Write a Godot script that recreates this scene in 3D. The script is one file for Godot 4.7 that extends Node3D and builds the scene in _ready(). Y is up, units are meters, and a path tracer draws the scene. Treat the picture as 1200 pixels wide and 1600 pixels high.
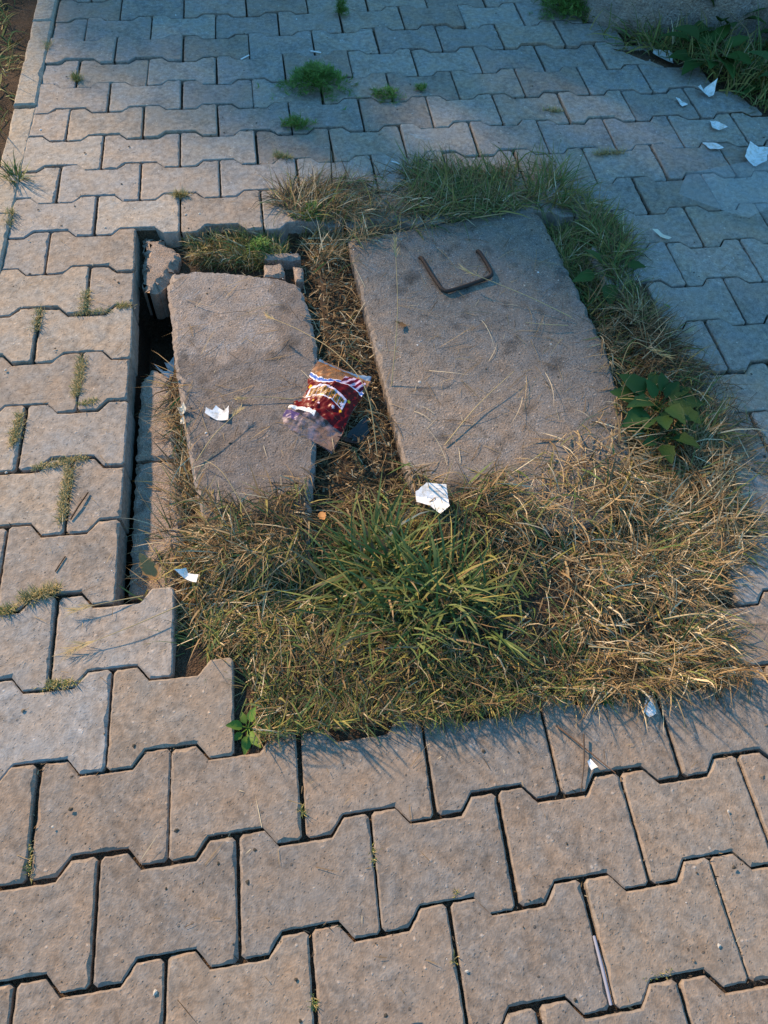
extends Node3D
# Worn interlocking-block pavement with a weed-grown inspection pit, low evening sun.
# Units are metres; the block tops lie at y = 0; x runs along the courses, z towards the viewer.

const COURSE := 0.14          # course pitch
const BLOCK := 0.2            # block length
var taken := {}
var rng := RandomNumberGenerator.new()
var wob := FastNoiseLite.new()
var M := {}

# ---------------------------------------------------------------- mesh collector
class Acc:
	var v := PackedVector3Array()
	var n := PackedVector3Array()
	var c := PackedColorArray()
	var uv := PackedVector2Array()
	var ix := PackedInt32Array()
	func vert(p: Vector3, nn: Vector3, col: Color, t := Vector2.ZERO) -> int:
		v.append(p); n.append(nn); c.append(col); uv.append(t)
		return v.size() - 1
	func tri(a: int, b: int, d: int) -> void:
		ix.append(a); ix.append(b); ix.append(d)
	func face(a: Vector3, b: Vector3, d: Vector3, col: Color) -> void:   # flat triangle, clockwise from outside
		var nn := (d - a).cross(b - a).normalized()
		tri(vert(a, nn, col), vert(b, nn, col), vert(d, nn, col))
	func mesh() -> ArrayMesh:
		var a := []
		a.resize(Mesh.ARRAY_MAX)
		a[Mesh.ARRAY_VERTEX] = v; a[Mesh.ARRAY_NORMAL] = n; a[Mesh.ARRAY_COLOR] = c
		a[Mesh.ARRAY_TEX_UV] = uv; a[Mesh.ARRAY_INDEX] = ix
		var m := ArrayMesh.new()
		m.add_surface_from_arrays(Mesh.PRIMITIVE_TRIANGLES, a)
		return m

# ---------------------------------------------------------------- naming
func numbered(called: String) -> String:
	var k: int = taken.get(called, 0)
	taken[called] = k + 1
	return called if k == 0 else "%s_%03d" % [called, k]

func tag(o: Node, label: String, category: String, group := "", kind := "") -> void:
	if label: o.set_meta("label", label)
	if category: o.set_meta("category", category)
	if group: o.set_meta("group", group)
	if kind: o.set_meta("kind", kind)

func base(called: String, label: String, category: String, at := Vector3.ZERO, group := "") -> Node3D:
	var o := Node3D.new()
	o.name = numbered(called)
	add_child(o)
	o.position = at
	tag(o, label, category, group)
	return o

func put(m: Mesh, called: String, mat: Material, parent: Node = self) -> MeshInstance3D:
	var o := MeshInstance3D.new()
	o.name = numbered(called) if parent == self else called
	o.mesh = m
	o.material_override = mat
	parent.add_child(o, true)
	return o

func structure(called: String) -> Node3D:
	var o := Node3D.new()
	o.name = called
	add_child(o)
	o.set_meta("kind", "structure")
	return o

# ---------------------------------------------------------------- settled ground: the courses are not laid quite true
const SAG_X := [[4, 2, 1, 1, 2, 5, 9, 12, 15], [-3, -1, 0, 1, 4, 9, 11, 12, 13], [-10, -5, -2, 2, 7, 12, 13, 11, 10], [-16, -10, -3, 5, 10, 12, 11, 9, 7], [-20, -11, 1, 9, 10, 9, 8, 7, 5], [-18, -7, 6, 11, 10, 7, 5, 4, 2], [-10, -1, 9, 9, 7, 5, 3, 1, 0], [-1, 3, 5, 4, 3, 2, 0, -1, -2], [7, 5, 0, -3, -3, -3, -3, -3, -3], [11, 5, -1, -6, -7, -7, -6, -5, -5], [14, 5, -3, -8, -11, -11, -10, -8, -6]]
const SAG_Z := [[96, 79, 59, 34, 9, -10, -22, -30, -35], [61, 55, 45, 21, 0, -12, -18, -21, -23], [27, 26, 26, 5, -6, -11, -11, -12, -13], [-2, 3, 6, -1, -4, -3, -3, -4, -6], [-24, -13, -2, 2, 6, 8, 5, 2, -1], [-33, -26, -11, 1, 8, 9, 7, 4, 1], [-24, -21, -8, 1, 4, 5, 4, 3, 1], [-3, 6, 9, 1, -2, -3, -2, -1, -1], [18, 18, 11, -3, -11, -11, -9, -7, -5], [35, 24, 9, -5, -14, -16, -15, -13, -10], [49, 28, 9, -6, -16, -20, -21, -19, -16]]

func laid(x: float, z: float) -> Vector2:
	var i := clampf((x + 0.6) / 0.4, 0.0, 7.999)
	var j := clampf((z + 2.8) / 0.4, 0.0, 9.999)
	var a := int(i); var b := int(j)
	var s := i - a; var t := j - b
	var dx: float = lerpf(lerpf(SAG_X[b][a], SAG_X[b][a + 1], s), lerpf(SAG_X[b + 1][a], SAG_X[b + 1][a + 1], s), t)
	var dz: float = lerpf(lerpf(SAG_Z[b][a], SAG_Z[b][a + 1], s), lerpf(SAG_Z[b + 1][a], SAG_Z[b + 1][a + 1], s), t)
	return Vector2(x + dx * 0.001, z + dz * 0.001)

var SLAB_R := PackedVector2Array([Vector2(0.508, -0.986), Vector2(0.601, -1.003), Vector2(0.736, -1.03), Vector2(0.875, -1.056), Vector2(1.0, -1.062), Vector2(1.017, -1.03), Vector2(1.034, -0.8), Vector2(1.047, -0.575), Vector2(1.028, -0.371), Vector2(0.986, -0.135), Vector2(0.849, -0.11), Vector2(0.7, -0.12), Vector2(0.567, -0.137), Vector2(0.549, -0.279), Vector2(0.531, -0.583)])
var SLAB_L := PackedVector2Array([Vector2(0.068, -0.885), Vector2(0.083, -0.918), Vector2(0.128, -0.922), Vector2(0.218, -0.906), Vector2(0.286, -0.889), Vector2(0.345, -0.872), Vector2(0.378, -0.85), Vector2(0.395, -0.76), Vector2(0.402, -0.66), Vector2(0.396, -0.52), Vector2(0.375, -0.35), Vector2(0.352, -0.2), Vector2(0.345, -0.11), Vector2(0.26, -0.1), Vector2(0.172, -0.112), Vector2(0.152, -0.2), Vector2(0.131, -0.323), Vector2(0.111, -0.455), Vector2(0.091, -0.636), Vector2(0.074, -0.819)])
var BED := PackedVector2Array([Vector2(1.22, -2.5), Vector2(1.3, -2.12), Vector2(1.43, -1.89), Vector2(1.6, -1.74), Vector2(1.7, -1.5), Vector2(1.86, -1.3), Vector2(2.5, -1.15), Vector2(4.0, -1.1), Vector2(4.0, -4.0), Vector2(1.1, -4.0)])

func inside(p: Vector2, poly: PackedVector2Array) -> bool:
	return Geometry2D.is_point_in_polygon(p, poly)

func soil_h(x: float, z: float) -> float:
	var r := wob.get_noise_2d(x * 60.0, z * 60.0) * 0.006 + wob.get_noise_2d(x * 14.0, z * 14.0) * 0.008
	if x < -0.372:
		return -0.028 + r * 2.0 + wob.get_noise_2d(x * 30.0, z * 30.0) * 0.012
	if x > -0.02 and x < 1.14 and z > -1.07 and z < 0.21:
		if x < 0.078 and z > -0.91 and z < -0.615:
			return -0.2 + r * 3.0
		if x < 0.016 and z <= -0.08 and z >= -0.615:
			return -0.13
		var h := -0.052 + r * 1.6
		if z > -0.1: h += 0.036 * smoothstep(-0.1, 0.15, z)
		h += 0.03 * smoothstep(-0.22, -0.12, z) * smoothstep(0.42, 0.6, x) * (1.0 - smoothstep(-0.02, 0.1, z))
		h = minf(h, -0.006)
		if x > 0.43 and x < 0.53 and z < -0.3: h += 0.012
		return h
	if inside(Vector2(x, z), BED):
		return 0.0 + r * 2.0
	return minf(-0.0125 + r * 0.8, -0.0105)

func top_h(x: float, z: float) -> float:
	var p := Vector2(x, z)
	if inside(p, SLAB_R): return 0.0
	if inside(p, SLAB_L): return -0.012
	if x > 0.0 and x < 1.12 and z > -1.06 and z < 0.19: return soil_h(x, z)
	if x < -0.372 or inside(p, BED): return soil_h(x, z)
	return 0.0

# ---------------------------------------------------------------- computed textures
func noise_bytes(size: int, freq: float, octaves: int, seed_: int, type := FastNoiseLite.TYPE_SIMPLEX_SMOOTH) -> PackedByteArray:
	var f := FastNoiseLite.new()
	f.seed = seed_; f.frequency = freq; f.noise_type = type
	f.fractal_type = FastNoiseLite.FRACTAL_FBM if octaves > 1 else FastNoiseLite.FRACTAL_NONE
	f.fractal_octaves = octaves
	var im := f.get_seamless_image(size, size)
	im.convert(Image.FORMAT_L8)
	return im.get_data()

# Concrete: cement paste with sand grain, stains, dark pores and pale or dark aggregate showing at the surface.
func concrete(size: int, seed_: int, grain: float, stain: float, pores: int, stones: int, stone_r: float, warm: Color) -> Array:
	var fine := noise_bytes(size, 0.22, 2, seed_)
	var mid := noise_bytes(size, 0.035, 3, seed_ + 1)
	var peb := noise_bytes(size, 0.1, 2, seed_ + 5)
	var big := noise_bytes(size, 0.006, 4, seed_ + 2)
	var hue := noise_bytes(size, 0.011, 3, seed_ + 3)
	var n := size * size
	var val := PackedFloat32Array(); val.resize(n)
	var hgt := PackedFloat32Array(); hgt.resize(n)
	for k in n:
		var f := fine[k] / 255.0 - 0.5
		var m := mid[k] / 255.0 - 0.5
		var b := big[k] / 255.0 - 0.5
		var st := maxf(0.0, b - 0.06 + m * 0.25)
		var pb := peb[k] / 255.0 - 0.5
		val[k] = 0.63 + f * grain + pb * grain * 0.8 + m * (0.2 if stain < 1.0 else 0.11) - st * 0.6 * stain + b * 0.16
		hgt[k] = 0.55 + f * grain * 1.1 + pb * grain * 1.3 + m * 0.25
	var r := RandomNumberGenerator.new(); r.seed = seed_
	for q in pores + stones:
		var stone := q >= pores
		var cx := r.randi() % size; var cy := r.randi() % size
		var rad := r.randf_range(0.7, 1.7) if not stone else stone_r * (0.35 + pow(r.randf(), 3.0) * 1.3)
		var sx := r.randf_range(0.6, 1.6)
		var tone := -r.randf_range(0.05, 0.22)
		if stone: tone = r.randf_range(0.03, 0.22) if r.randf() < 0.62 else -r.randf_range(0.04, 0.16)
		var ri := int(ceil(rad * 1.7))
		for dy in range(-ri, ri + 1):
			for dx in range(-ri, ri + 1):
				var d := sqrt(dx * dx * sx + dy * dy / sx)
				if d > rad: continue
				var e := minf(1.0, (rad - d) * 0.9 + 0.25)
				var k := ((cy + dy + size) % size) * size + (cx + dx + size) % size
				val[k] += tone * e
				hgt[k] += (0.22 if stone else -0.4) * e
	var rgb := PackedByteArray(); rgb.resize(n * 3)
	var hb := PackedByteArray(); hb.resize(n)
	for k in n:
		var a := clampf(val[k], 0.1, 1.0)
		var w := (hue[k] / 255.0 - 0.5) * 0.1
		rgb[k * 3] = int(clampf(a * (warm.r + w), 0, 1) * 255.0)
		rgb[k * 3 + 1] = int(clampf(a * warm.g, 0, 1) * 255.0)
		rgb[k * 3 + 2] = int(clampf(a * (warm.b - w), 0, 1) * 255.0)
		hb[k] = int(clampf(hgt[k], 0, 1) * 255.0)
	var im := Image.create_from_data(size, size, false, Image.FORMAT_RGB8, rgb)
	var hm := Image.create_from_data(size, size, false, Image.FORMAT_L8, hb)
	hm.convert(Image.FORMAT_RGBA8)
	hm.bump_map_to_normal_map(5.0)
	return [ImageTexture.create_from_image(im), ImageTexture.create_from_image(hm)]

func tri_mat(tex: Array, tint: Color, metres: float, off: Vector3, bump: float, rough := 0.82) -> StandardMaterial3D:
	var m := StandardMaterial3D.new()
	m.albedo_color = tint
	m.albedo_texture = tex[0]
	m.normal_enabled = true
	m.normal_texture = tex[1]
	m.normal_scale = bump
	m.roughness = rough
	m.metallic_specular = 0.4
	m.uv1_triplanar = true
	m.uv1_world_triplanar = true
	m.uv1_scale = Vector3.ONE / metres
	m.uv1_offset = off
	return m

func plain(c: Color, rough := 0.8, spec := 0.3) -> StandardMaterial3D:
	var m := StandardMaterial3D.new()
	m.albedo_color = c; m.roughness = rough; m.metallic_specular = spec
	return m

func blade_mat(back: Color, rough: float) -> StandardMaterial3D:
	var m := StandardMaterial3D.new()
	m.vertex_color_use_as_albedo = true
	m.roughness = rough
	m.metallic_specular = 0.3
	m.backlight_enabled = true
	m.backlight = back
	m.cull_mode = BaseMaterial3D.CULL_DISABLED
	return m

# ---------------------------------------------------------------- solids from outlines
func smooth_outline(poly: PackedVector2Array, step: float, jitter: float, r: RandomNumberGenerator) -> PackedVector2Array:
	var out := PackedVector2Array()
	var n := poly.size()
	for i in n:
		var a := poly[i]; var b := poly[(i + 1) % n]
		var k := maxi(1, int(round(a.distance_to(b) / step)))
		for q in k:
			var p := a.lerp(b, float(q) / k)
			var ph := r.seed % 97
			p += Vector2(wob.get_noise_2d(p.x * 900.0 + ph, p.y * 900.0), wob.get_noise_2d(p.x * 900.0, p.y * 900.0 + 500.0 + ph)) * jitter * 1.6
			p += Vector2(wob.get_noise_2d(p.x * 3000.0 + ph, p.y * 3000.0), wob.get_noise_2d(p.x * 3000.0, p.y * 3000.0 + 500.0)) * jitter * 0.7
			out.append(p)
	return out

func ccw(poly: PackedVector2Array) -> PackedVector2Array:
	var p := poly
	if Geometry2D.is_polygon_clockwise(p): p.reverse()
	return p

# the thin pale skim coat survives at the upper left of the old slab; elsewhere its darker core shows
func skim_tone(p: Vector2) -> Color:
	var edge := wob.get_noise_2d(p.x * 130.0, p.y * 130.0) * 0.05 + wob.get_noise_2d(p.x * 420.0, p.y * 420.0) * 0.02
	var inner := minf(0.3 - p.x + (p.y + 0.88) * 0.05, -0.62 - p.y - (p.x - 0.07) * 0.15) + edge
	return Color.WHITE if inner > 0.0 else Color(0.66, 0.66, 0.67)

# A slab with a worn, chamfered upper edge; rough > 0 gives the top its own undulation on an inner grid.
func slab_mesh(poly: PackedVector2Array, thick: float, cham: float, drop: float, r: RandomNumberGenerator, chips := 0.0, rough := 0.0, cell := 0.03, batter := 0.0, skim := Vector2.INF) -> ArrayMesh:
	var p := ccw(poly)
	var n := p.size()
	var a := Acc.new()
	var inner := PackedVector2Array()
	var w := PackedFloat32Array()
	var ph := r.randf() * 900.0
	var bite := PackedFloat32Array(); bite.resize(n)
	for q in int(chips * n * 0.3):        # knocked-off spots along the edge, tapering out to both sides
		var at := r.randi() % n
		var deep := r.randf_range(0.5, 2.2)
		for d in range(-3, 4): bite[(at + d + n) % n] = maxf(bite[(at + d + n) % n], deep * (1.0 - absf(d) / 3.5) * r.randf_range(0.6, 1.0))
	for i in n:
		var t := (p[(i + 1) % n] - p[(i - 1 + n) % n]).normalized()
		var inn := Vector2(-t.y, t.x)
		if not inside(p[i] + inn * 0.002, p): inn = -inn
		var c := cham * (1.0 + 0.6 * wob.get_noise_2d(p[i].x * 1500.0 + ph, p[i].y * 1500.0)) + cham * bite[i]
		inner.append(p[i] + inn * c)
		w.append(c / cham)
	for i in n:
		var j := (i + 1) % n
		var o0 := Vector3(p[i].x, -drop * w[i], p[i].y); var o1 := Vector3(p[j].x, -drop * w[j], p[j].y)
		var t0 := Vector3(inner[i].x, 0, inner[i].y); var t1 := Vector3(inner[j].x, 0, inner[j].y)
		var out := (o1 - o0).cross(Vector3.UP).normalized()
		if inside(Vector2((o0 + o1).x, (o0 + o1).z) * 0.5 + Vector2(out.x, out.z) * 0.002, p): out = -out
		var b0 := Vector3(o0.x, -thick, o0.z) + out * batter; var b1 := Vector3(o1.x, -thick, o1.z) + out * batter
		for q in [[o0, o1, b1, b0, out], [t0, t1, o1, o0, (out + Vector3.UP * 1.3).normalized()]]:
			var k := a.vert(q[0], q[4], Color.WHITE); a.vert(q[1], q[4], Color.WHITE); a.vert(q[2], q[4], Color.WHITE); a.vert(q[3], q[4], Color.WHITE)
			a.tri(k, k + 2, k + 1); a.tri(k, k + 3, k + 2)
	var pts := inner.duplicate()
	if rough > 0.0:
		var box := Rect2(p[0], Vector2.ZERO)
		for q in p: box = box.expand(q)
		var x := box.position.x
		while x < box.end.x:
			var z := box.position.y
			while z < box.end.y:
				var q := Vector2(x, z) + Vector2(r.randf_range(-0.3, 0.3), r.randf_range(-0.3, 0.3)) * cell
				if inside(q, inner):
					var far := true
					for e in inner:
						if e.distance_squared_to(q) < cell * cell * 0.3: far = false
					if far: pts.append(q)
				z += cell
			x += cell
		var idx := Geometry2D.triangulate_delaunay(pts)
		var k0 := a.v.size()
		var hs := PackedFloat32Array()
		for i in pts.size():
			var hh := 0.0
			if i >= n: hh = (wob.get_noise_2d(pts[i].x * 50, pts[i].y * 50) + 0.7 * wob.get_noise_2d(pts[i].x * 130, pts[i].y * 130)) * rough
			hs.append(hh)
			a.vert(Vector3(pts[i].x, hh, pts[i].y), Vector3.UP, skim_tone(pts[i] + skim) if skim != Vector2.INF else Color.WHITE)
		for i in range(0, idx.size(), 3):
			var ce := (pts[idx[i]] + pts[idx[i + 1]] + pts[idx[i + 2]]) / 3.0
			if not inside(ce, inner): continue
			var u := pts[idx[i + 1]] - pts[idx[i]]; var v2 := pts[idx[i + 2]] - pts[idx[i]]
			if u.cross(v2) > 0: a.tri(k0 + idx[i], k0 + idx[i + 1], k0 + idx[i + 2])
			else: a.tri(k0 + idx[i], k0 + idx[i + 2], k0 + idx[i + 1])
		for i in range(k0 + n, a.v.size()):
			var pp := a.v[i]
			var e := 0.012
			var f := func(xx: float, zz: float) -> float: return (wob.get_noise_2d(xx * 50, zz * 50) + 0.7 * wob.get_noise_2d(xx * 130, zz * 130)) * rough
			a.n[i] = Vector3(f.call(pp.x - e, pp.z) - f.call(pp.x + e, pp.z), 2 * e, f.call(pp.x, pp.z - e) - f.call(pp.x, pp.z + e)).normalized()
	else:
		var idx2 := Geometry2D.triangulate_polygon(inner)
		var k1 := a.v.size()
		for q in inner: a.vert(Vector3(q.x, 0, q.y), Vector3.UP, Color.WHITE)
		for i in range(0, idx2.size(), 3):
			var u2 := inner[idx2[i + 1]] - inner[idx2[i]]; var v3 := inner[idx2[i + 2]] - inner[idx2[i]]
			if u2.cross(v3) > 0: a.tri(k1 + idx2[i], k1 + idx2[i + 1], k1 + idx2[i + 2])
			else: a.tri(k1 + idx2[i], k1 + idx2[i + 2], k1 + idx2[i + 1])
	return a.mesh()

# Interlocking block: wide heads, narrow waist. cut: 0 whole, 1 keeps the left half, 2 keeps the right half.
func block_outline(cut: int, r: RandomNumberGenerator) -> PackedVector2Array:
	var gap := 0.0026
	var L := BLOCK * 0.5 - gap
	var hw := 0.0825 - gap; var ww := 0.0575 - gap
	var a := BLOCK * 0.5 - 0.04; var b := 0.04
	var x0 := -L; var x1 := L
	var pts: Array[Vector2] = []
	var k := 0.005
	if cut == 2:
		x0 = gap
		pts += [Vector2(x0, ww), Vector2(x0, -ww)]
	else:
		pts += [Vector2(-b, ww), Vector2(-a, hw), Vector2(-L + k, hw), Vector2(-L, hw - k), Vector2(-L, -hw + k), Vector2(-L + k, -hw), Vector2(-a, -hw), Vector2(-b, -ww)]
	if cut == 1:
		pts += [Vector2(-gap, -ww), Vector2(-gap, ww)]
	else:
		pts += [Vector2(b, -ww), Vector2(a, -hw), Vector2(L - k, -hw), Vector2(L, -hw + k), Vector2(L, hw - k), Vector2(L - k, hw), Vector2(a, hw), Vector2(b, ww)]
	return smooth_outline(PackedVector2Array(pts), 0.0055, 0.0007, r)

func tube(a: Acc, path: PackedVector3Array, rad: Array, sides: int, col: Color) -> void:
	var k := a.v.size()
	for i in path.size():
		var t := (path[mini(i + 1, path.size() - 1)] - path[maxi(i - 1, 0)]).normalized()
		var s := t.cross(Vector3.UP if absf(t.y) < 0.9 else Vector3.RIGHT).normalized()
		var u := s.cross(t)
		for q in sides:
			var d := s * cos(TAU * q / sides) + u * sin(TAU * q / sides)
			a.vert(path[i] + d * rad[mini(i, rad.size() - 1)], d, col)
	for i in path.size() - 1:
		for q in sides:
			var p0 := k + i * sides + q; var p1 := k + i * sides + (q + 1) % sides
			a.tri(p0, p1, p1 + sides); a.tri(p0, p1 + sides, p0 + sides)

# ---------------------------------------------------------------- grass
func blade(a: Acc, at: Vector3, az: float, el: float, length: float, width: float, curl: float, col: Color, segs := 3, twist := 0.0) -> void:
	var p := at
	var e := el
	var z := az
	var st := length / segs
	var prev := -1
	for i in segs + 1:
		var d := Vector3(cos(z) * cos(e), sin(e), sin(z) * cos(e))
		var side := Vector3(-sin(z), 0, cos(z)).rotated(d, twist)
		var nn := side.cross(d)
		if nn.y < 0: nn = -nn
		var t := float(i) / segs
		var w := width * 0.5 * (1.0 - t * t) * (0.75 + 0.5 * minf(t * 3.0, 0.5))
		var k := -1
		if i == segs:
			k = a.vert(p, nn, col)
			a.tri(prev, k, prev + 1)
		else:
			k = a.vert(p - side * w, nn, col); a.vert(p + side * w, nn, col)
			if prev >= 0:
				a.tri(prev, k, prev + 1); a.tri(prev + 1, k, k + 1)
		prev = k
		p += d * st
		e += curl / segs
		z += twist * 0.25
		if p.y < at.y - 0.02: e = maxf(e, 0.1)

func straw() -> Color:
	var t := rng.randf()
	var c := Color(0.42, 0.3, 0.155).lerp(Color(0.19, 0.12, 0.06), t)
	if rng.randf() < 0.16: c = Color(0.62, 0.51, 0.33)
	if rng.randf() < 0.12: c = Color(0.11, 0.065, 0.03)
	return c * rng.randf_range(0.8, 1.15)

func olive() -> Color:
	return Color(0.2, 0.2, 0.055).lerp(Color(0.34, 0.27, 0.09), rng.randf()) * rng.randf_range(0.75, 1.15)

func green() -> Color:
	var c := Color(0.07, 0.125, 0.035).lerp(Color(0.18, 0.21, 0.07), rng.randf())
	return c * rng.randf_range(0.75, 1.2)

func pick(poly: PackedVector2Array, box: Rect2) -> Vector2:
	for q in 40:
		var p := Vector2(rng.randf_range(box.position.x, box.end.x), rng.randf_range(box.position.y, box.end.y))
		if inside(p, poly): return p
	return poly[0]

# A matted patch: blades lying every way, a few standing; mix = share of green.
func patch(a: Acc, poly: PackedVector2Array, count: int, len0: float, len1: float, wid: float, lift: float, up: float, mix: Callable, thin := 1.0) -> void:
	var box := Rect2(poly[0], Vector2.ZERO)
	for q in poly: box = box.expand(q)
	for i in count:
		var p := pick(poly, box)
		var g: float = mix.call(p)
		if g < -0.5: continue
		var clump := wob.get_noise_2d(p.x * 45.0 + 90.0, p.y * 45.0)
		var bare := wob.get_noise_2d(p.x * 22.0 + 400.0, p.y * 22.0)
		if clump < -0.15 and rng.randf() < 0.8 * thin: continue
		if bare < -0.2 and rng.randf() < 0.6 * thin: continue
		var decay := wob.get_noise_2d(p.x * 26.0 + 800.0, p.y * 26.0)
		var col := straw() * (1.0 + 0.5 * decay)
		if decay < -0.15 and rng.randf() < 0.5: col = Color(0.12, 0.085, 0.05) * rng.randf_range(0.5, 1.3)
		var fresh := rng.randf() < g
		if fresh: col = green() if rng.randf() < 0.55 else olive()
		var flow := wob.get_noise_2d(p.x * 16.0, p.y * 16.0 + 40.0) * 7.0
		var az := flow + rng.randfn(0.0, 1.1)
		var el := rng.randf_range(-0.1, 0.5) if rng.randf() > up else rng.randf_range(0.5, 1.35)
		var y := top_h(p.x, p.y) + rng.randf() * rng.randf() * lift + 0.002
		blade(a, Vector3(p.x, y, p.y), az, el, rng.randf_range(len0, len1), wid * (rng.randf_range(0.5, 1.3) if rng.randf() < 0.9 else rng.randf_range(1.4, 2.2)) * (1.25 if fresh else 1.0), rng.randf_range(-1.5, 0.3), col, 3, rng.randf_range(-0.9, 0.9))

# An upright tuft around one root.
func tuft(a: Acc, at: Vector3, count: int, spread: float, len0: float, len1: float, wid: float, dry: float, el0 := 0.5, el1 := 1.4) -> void:
	for i in count:
		var az := rng.randf() * TAU
		var o := Vector3(cos(az), 0, sin(az)) * spread * sqrt(rng.randf())
		var col := straw() if rng.randf() < dry else (green() if rng.randf() < 0.75 else olive())
		blade(a, at + o, az + rng.randfn(0, 0.7), rng.randf_range(el0, el1), rng.randf_range(len0, len1), wid * rng.randf_range(0.6, 1.3), rng.randf_range(-1.6, -0.2), col, 4, rng.randf_range(-0.5, 0.5))

# A seed head: a bunch of awned spikelets along the end of a stalk.
func seed_head(a: Acc, at: Vector3, dir: Vector3, length: float, col: Color) -> void:
	var az := atan2(dir.z, dir.x)
	var el := asin(clampf(dir.normalized().y, -1, 1))
	for i in 26:
		var t := i / 26.0
		var p := at + dir.normalized() * length * t * 0.7
		blade(a, p, az + rng.randf_range(-0.55, 0.55), el + rng.randf_range(-0.2, 0.5), length * rng.randf_range(0.3, 0.55), 0.0016, rng.randf_range(-0.4, 0.2), col * rng.randf_range(0.8, 1.2), 2)

func stalk(a: Acc, pts: Array, rad: float, col: Color) -> void:
	var c := Curve3D.new()
	for i in pts.size():
		var t: Vector3 = (pts[mini(i + 1, pts.size() - 1)] - pts[maxi(i - 1, 0)]) / 6.0
		c.add_point(pts[i], -t, t)
	c.bake_interval = 0.012
	var path := c.get_baked_points()
	var rr := []
	for i in path.size(): rr.append(rad * lerpf(1.0, 0.5, float(i) / path.size()))
	tube(a, path, rr, 5, col)

# Broad leaf with a folded midrib and a wavy, lobed edge.
func leaf_mesh(length: float, width: float, lobes: float, droop: float, col: Color) -> ArrayMesh:
	var a := Acc.new()
	var n := 9
	for i in n + 1:
		var t := float(i) / n
		var w := width * 0.5 * pow(sin(PI * pow(t, 0.75)), 0.8) * (1.0 + lobes * sin(t * 22.0)) if i > 0 and i < n else 0.0008
		var y := -droop * t * t * length
		var s := t * length
		for q in [-1.0, -0.5, 0.0, 0.5, 1.0]:
			var f: float = absf(q)
			var pt := Vector3(s, y + f * w * 0.35 + sin(t * 15.0 + q * 3.0) * 0.04 * w, q * w)
			a.vert(pt, Vector3(droop * t, 1, -q * 0.35).normalized(), col * (1.12 if q == 0.0 else 1.0))
	for i in n:
		for q in 4:
			var k := i * 5 + q
			a.tri(k, k + 5, k + 1); a.tri(k + 1, k + 5, k + 6)
	return a.mesh()

func broad_plant(called: String, label: String, at: Vector3, leaves: int, length: float, width: float, lobes: float, col: Color, el0: float, el1: float, stem: float, az0 := 0.0, az1 := TAU) -> Node3D:
	var o := base(called, label, "plant", at)
	var sm := Acc.new()
	for i in leaves:
		var az := lerpf(az0, az1, (i + rng.randf() * 0.7) / leaves)
		var el := rng.randf_range(el0, el1)
		var d := Vector3(cos(az) * cos(el), sin(el), sin(az) * cos(el))
		var s := stem * rng.randf_range(0.5, 1.1)
		stalk(sm, [Vector3.ZERO, d * s * 0.5 + Vector3(0, s * 0.1, 0), d * s], 0.0013, col * 1.2)
		var k := rng.randf_range(0.65, 1.1)
		var lf := put(leaf_mesh(length * k, width * k, lobes, rng.randf_range(0.1, 0.6), col * rng.randf_range(0.75, 1.25)), "leaf", M.leaf, o)
		lf.position = d * s * 0.97
		lf.basis = Basis(Vector3.UP, -az) * Basis(Vector3(0, 0, 1), el * 0.7) * Basis(Vector3(1, 0, 0), rng.randf_range(-0.4, 0.4))
	put(sm.mesh(), "stem", M.leaf, o)
	return o

# A torn or crumpled scrap of paper or film: outline in metres, creased out of flat.
func scrap(called: String, label: String, category: String, pts: Array, y: float, lift: float, mat: Material, group := "") -> MeshInstance3D:
	var poly := PackedVector2Array(pts)
	poly = ccw(smooth_outline(poly, 0.007, 0.0012, rng))
	var ce := Vector2.ZERO
	for q in poly: ce += q / poly.size()
	var all := poly.duplicate()
	for q in poly:
		for s in [0.33, 0.68]: all.append(ce.lerp(q, s) + Vector2(rng.randf_range(-0.002, 0.002), rng.randf_range(-0.002, 0.002)))
	all.append(ce)
	var ax := Vector2.from_angle(rng.randf() * TAU); var ay := Vector2.from_angle(rng.randf() * TAU)
	var h := PackedFloat32Array()
	for q in all:
		var d: Vector2 = q - ce
		h.append(0.0012 + absf(d.dot(ax)) * lift * 8.0 * 0.1 + maxf(0.0, d.dot(ay)) * lift * 0.6 + rng.randf() * 0.0015 * minf(1.0, lift))
	var a := Acc.new()
	var idx := Geometry2D.triangulate_delaunay(all)
	for i in range(0, idx.size(), 3):
		var c3: Vector2 = (all[idx[i]] + all[idx[i + 1]] + all[idx[i + 2]]) / 3.0
		if not inside(c3, poly): continue
		var p := []
		for q in 3: p.append(Vector3(all[idx[i + q]].x - ce.x, h[idx[i + q]], all[idx[i + q]].y - ce.y))
		var nn: Vector3 = (p[2] - p[0]).cross(p[1] - p[0])
		if nn.y < 0: a.face(p[0], p[2], p[1], Color.WHITE)
		else: a.face(p[0], p[1], p[2], Color.WHITE)
	var o := put(a.mesh(), called, mat)
	o.position = Vector3(ce.x, y, ce.y)
	tag(o, label, category, group)
	return o

func V(x: float, y: float, z: float) -> Vector3:
	return Vector3(x, y, z)

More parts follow.
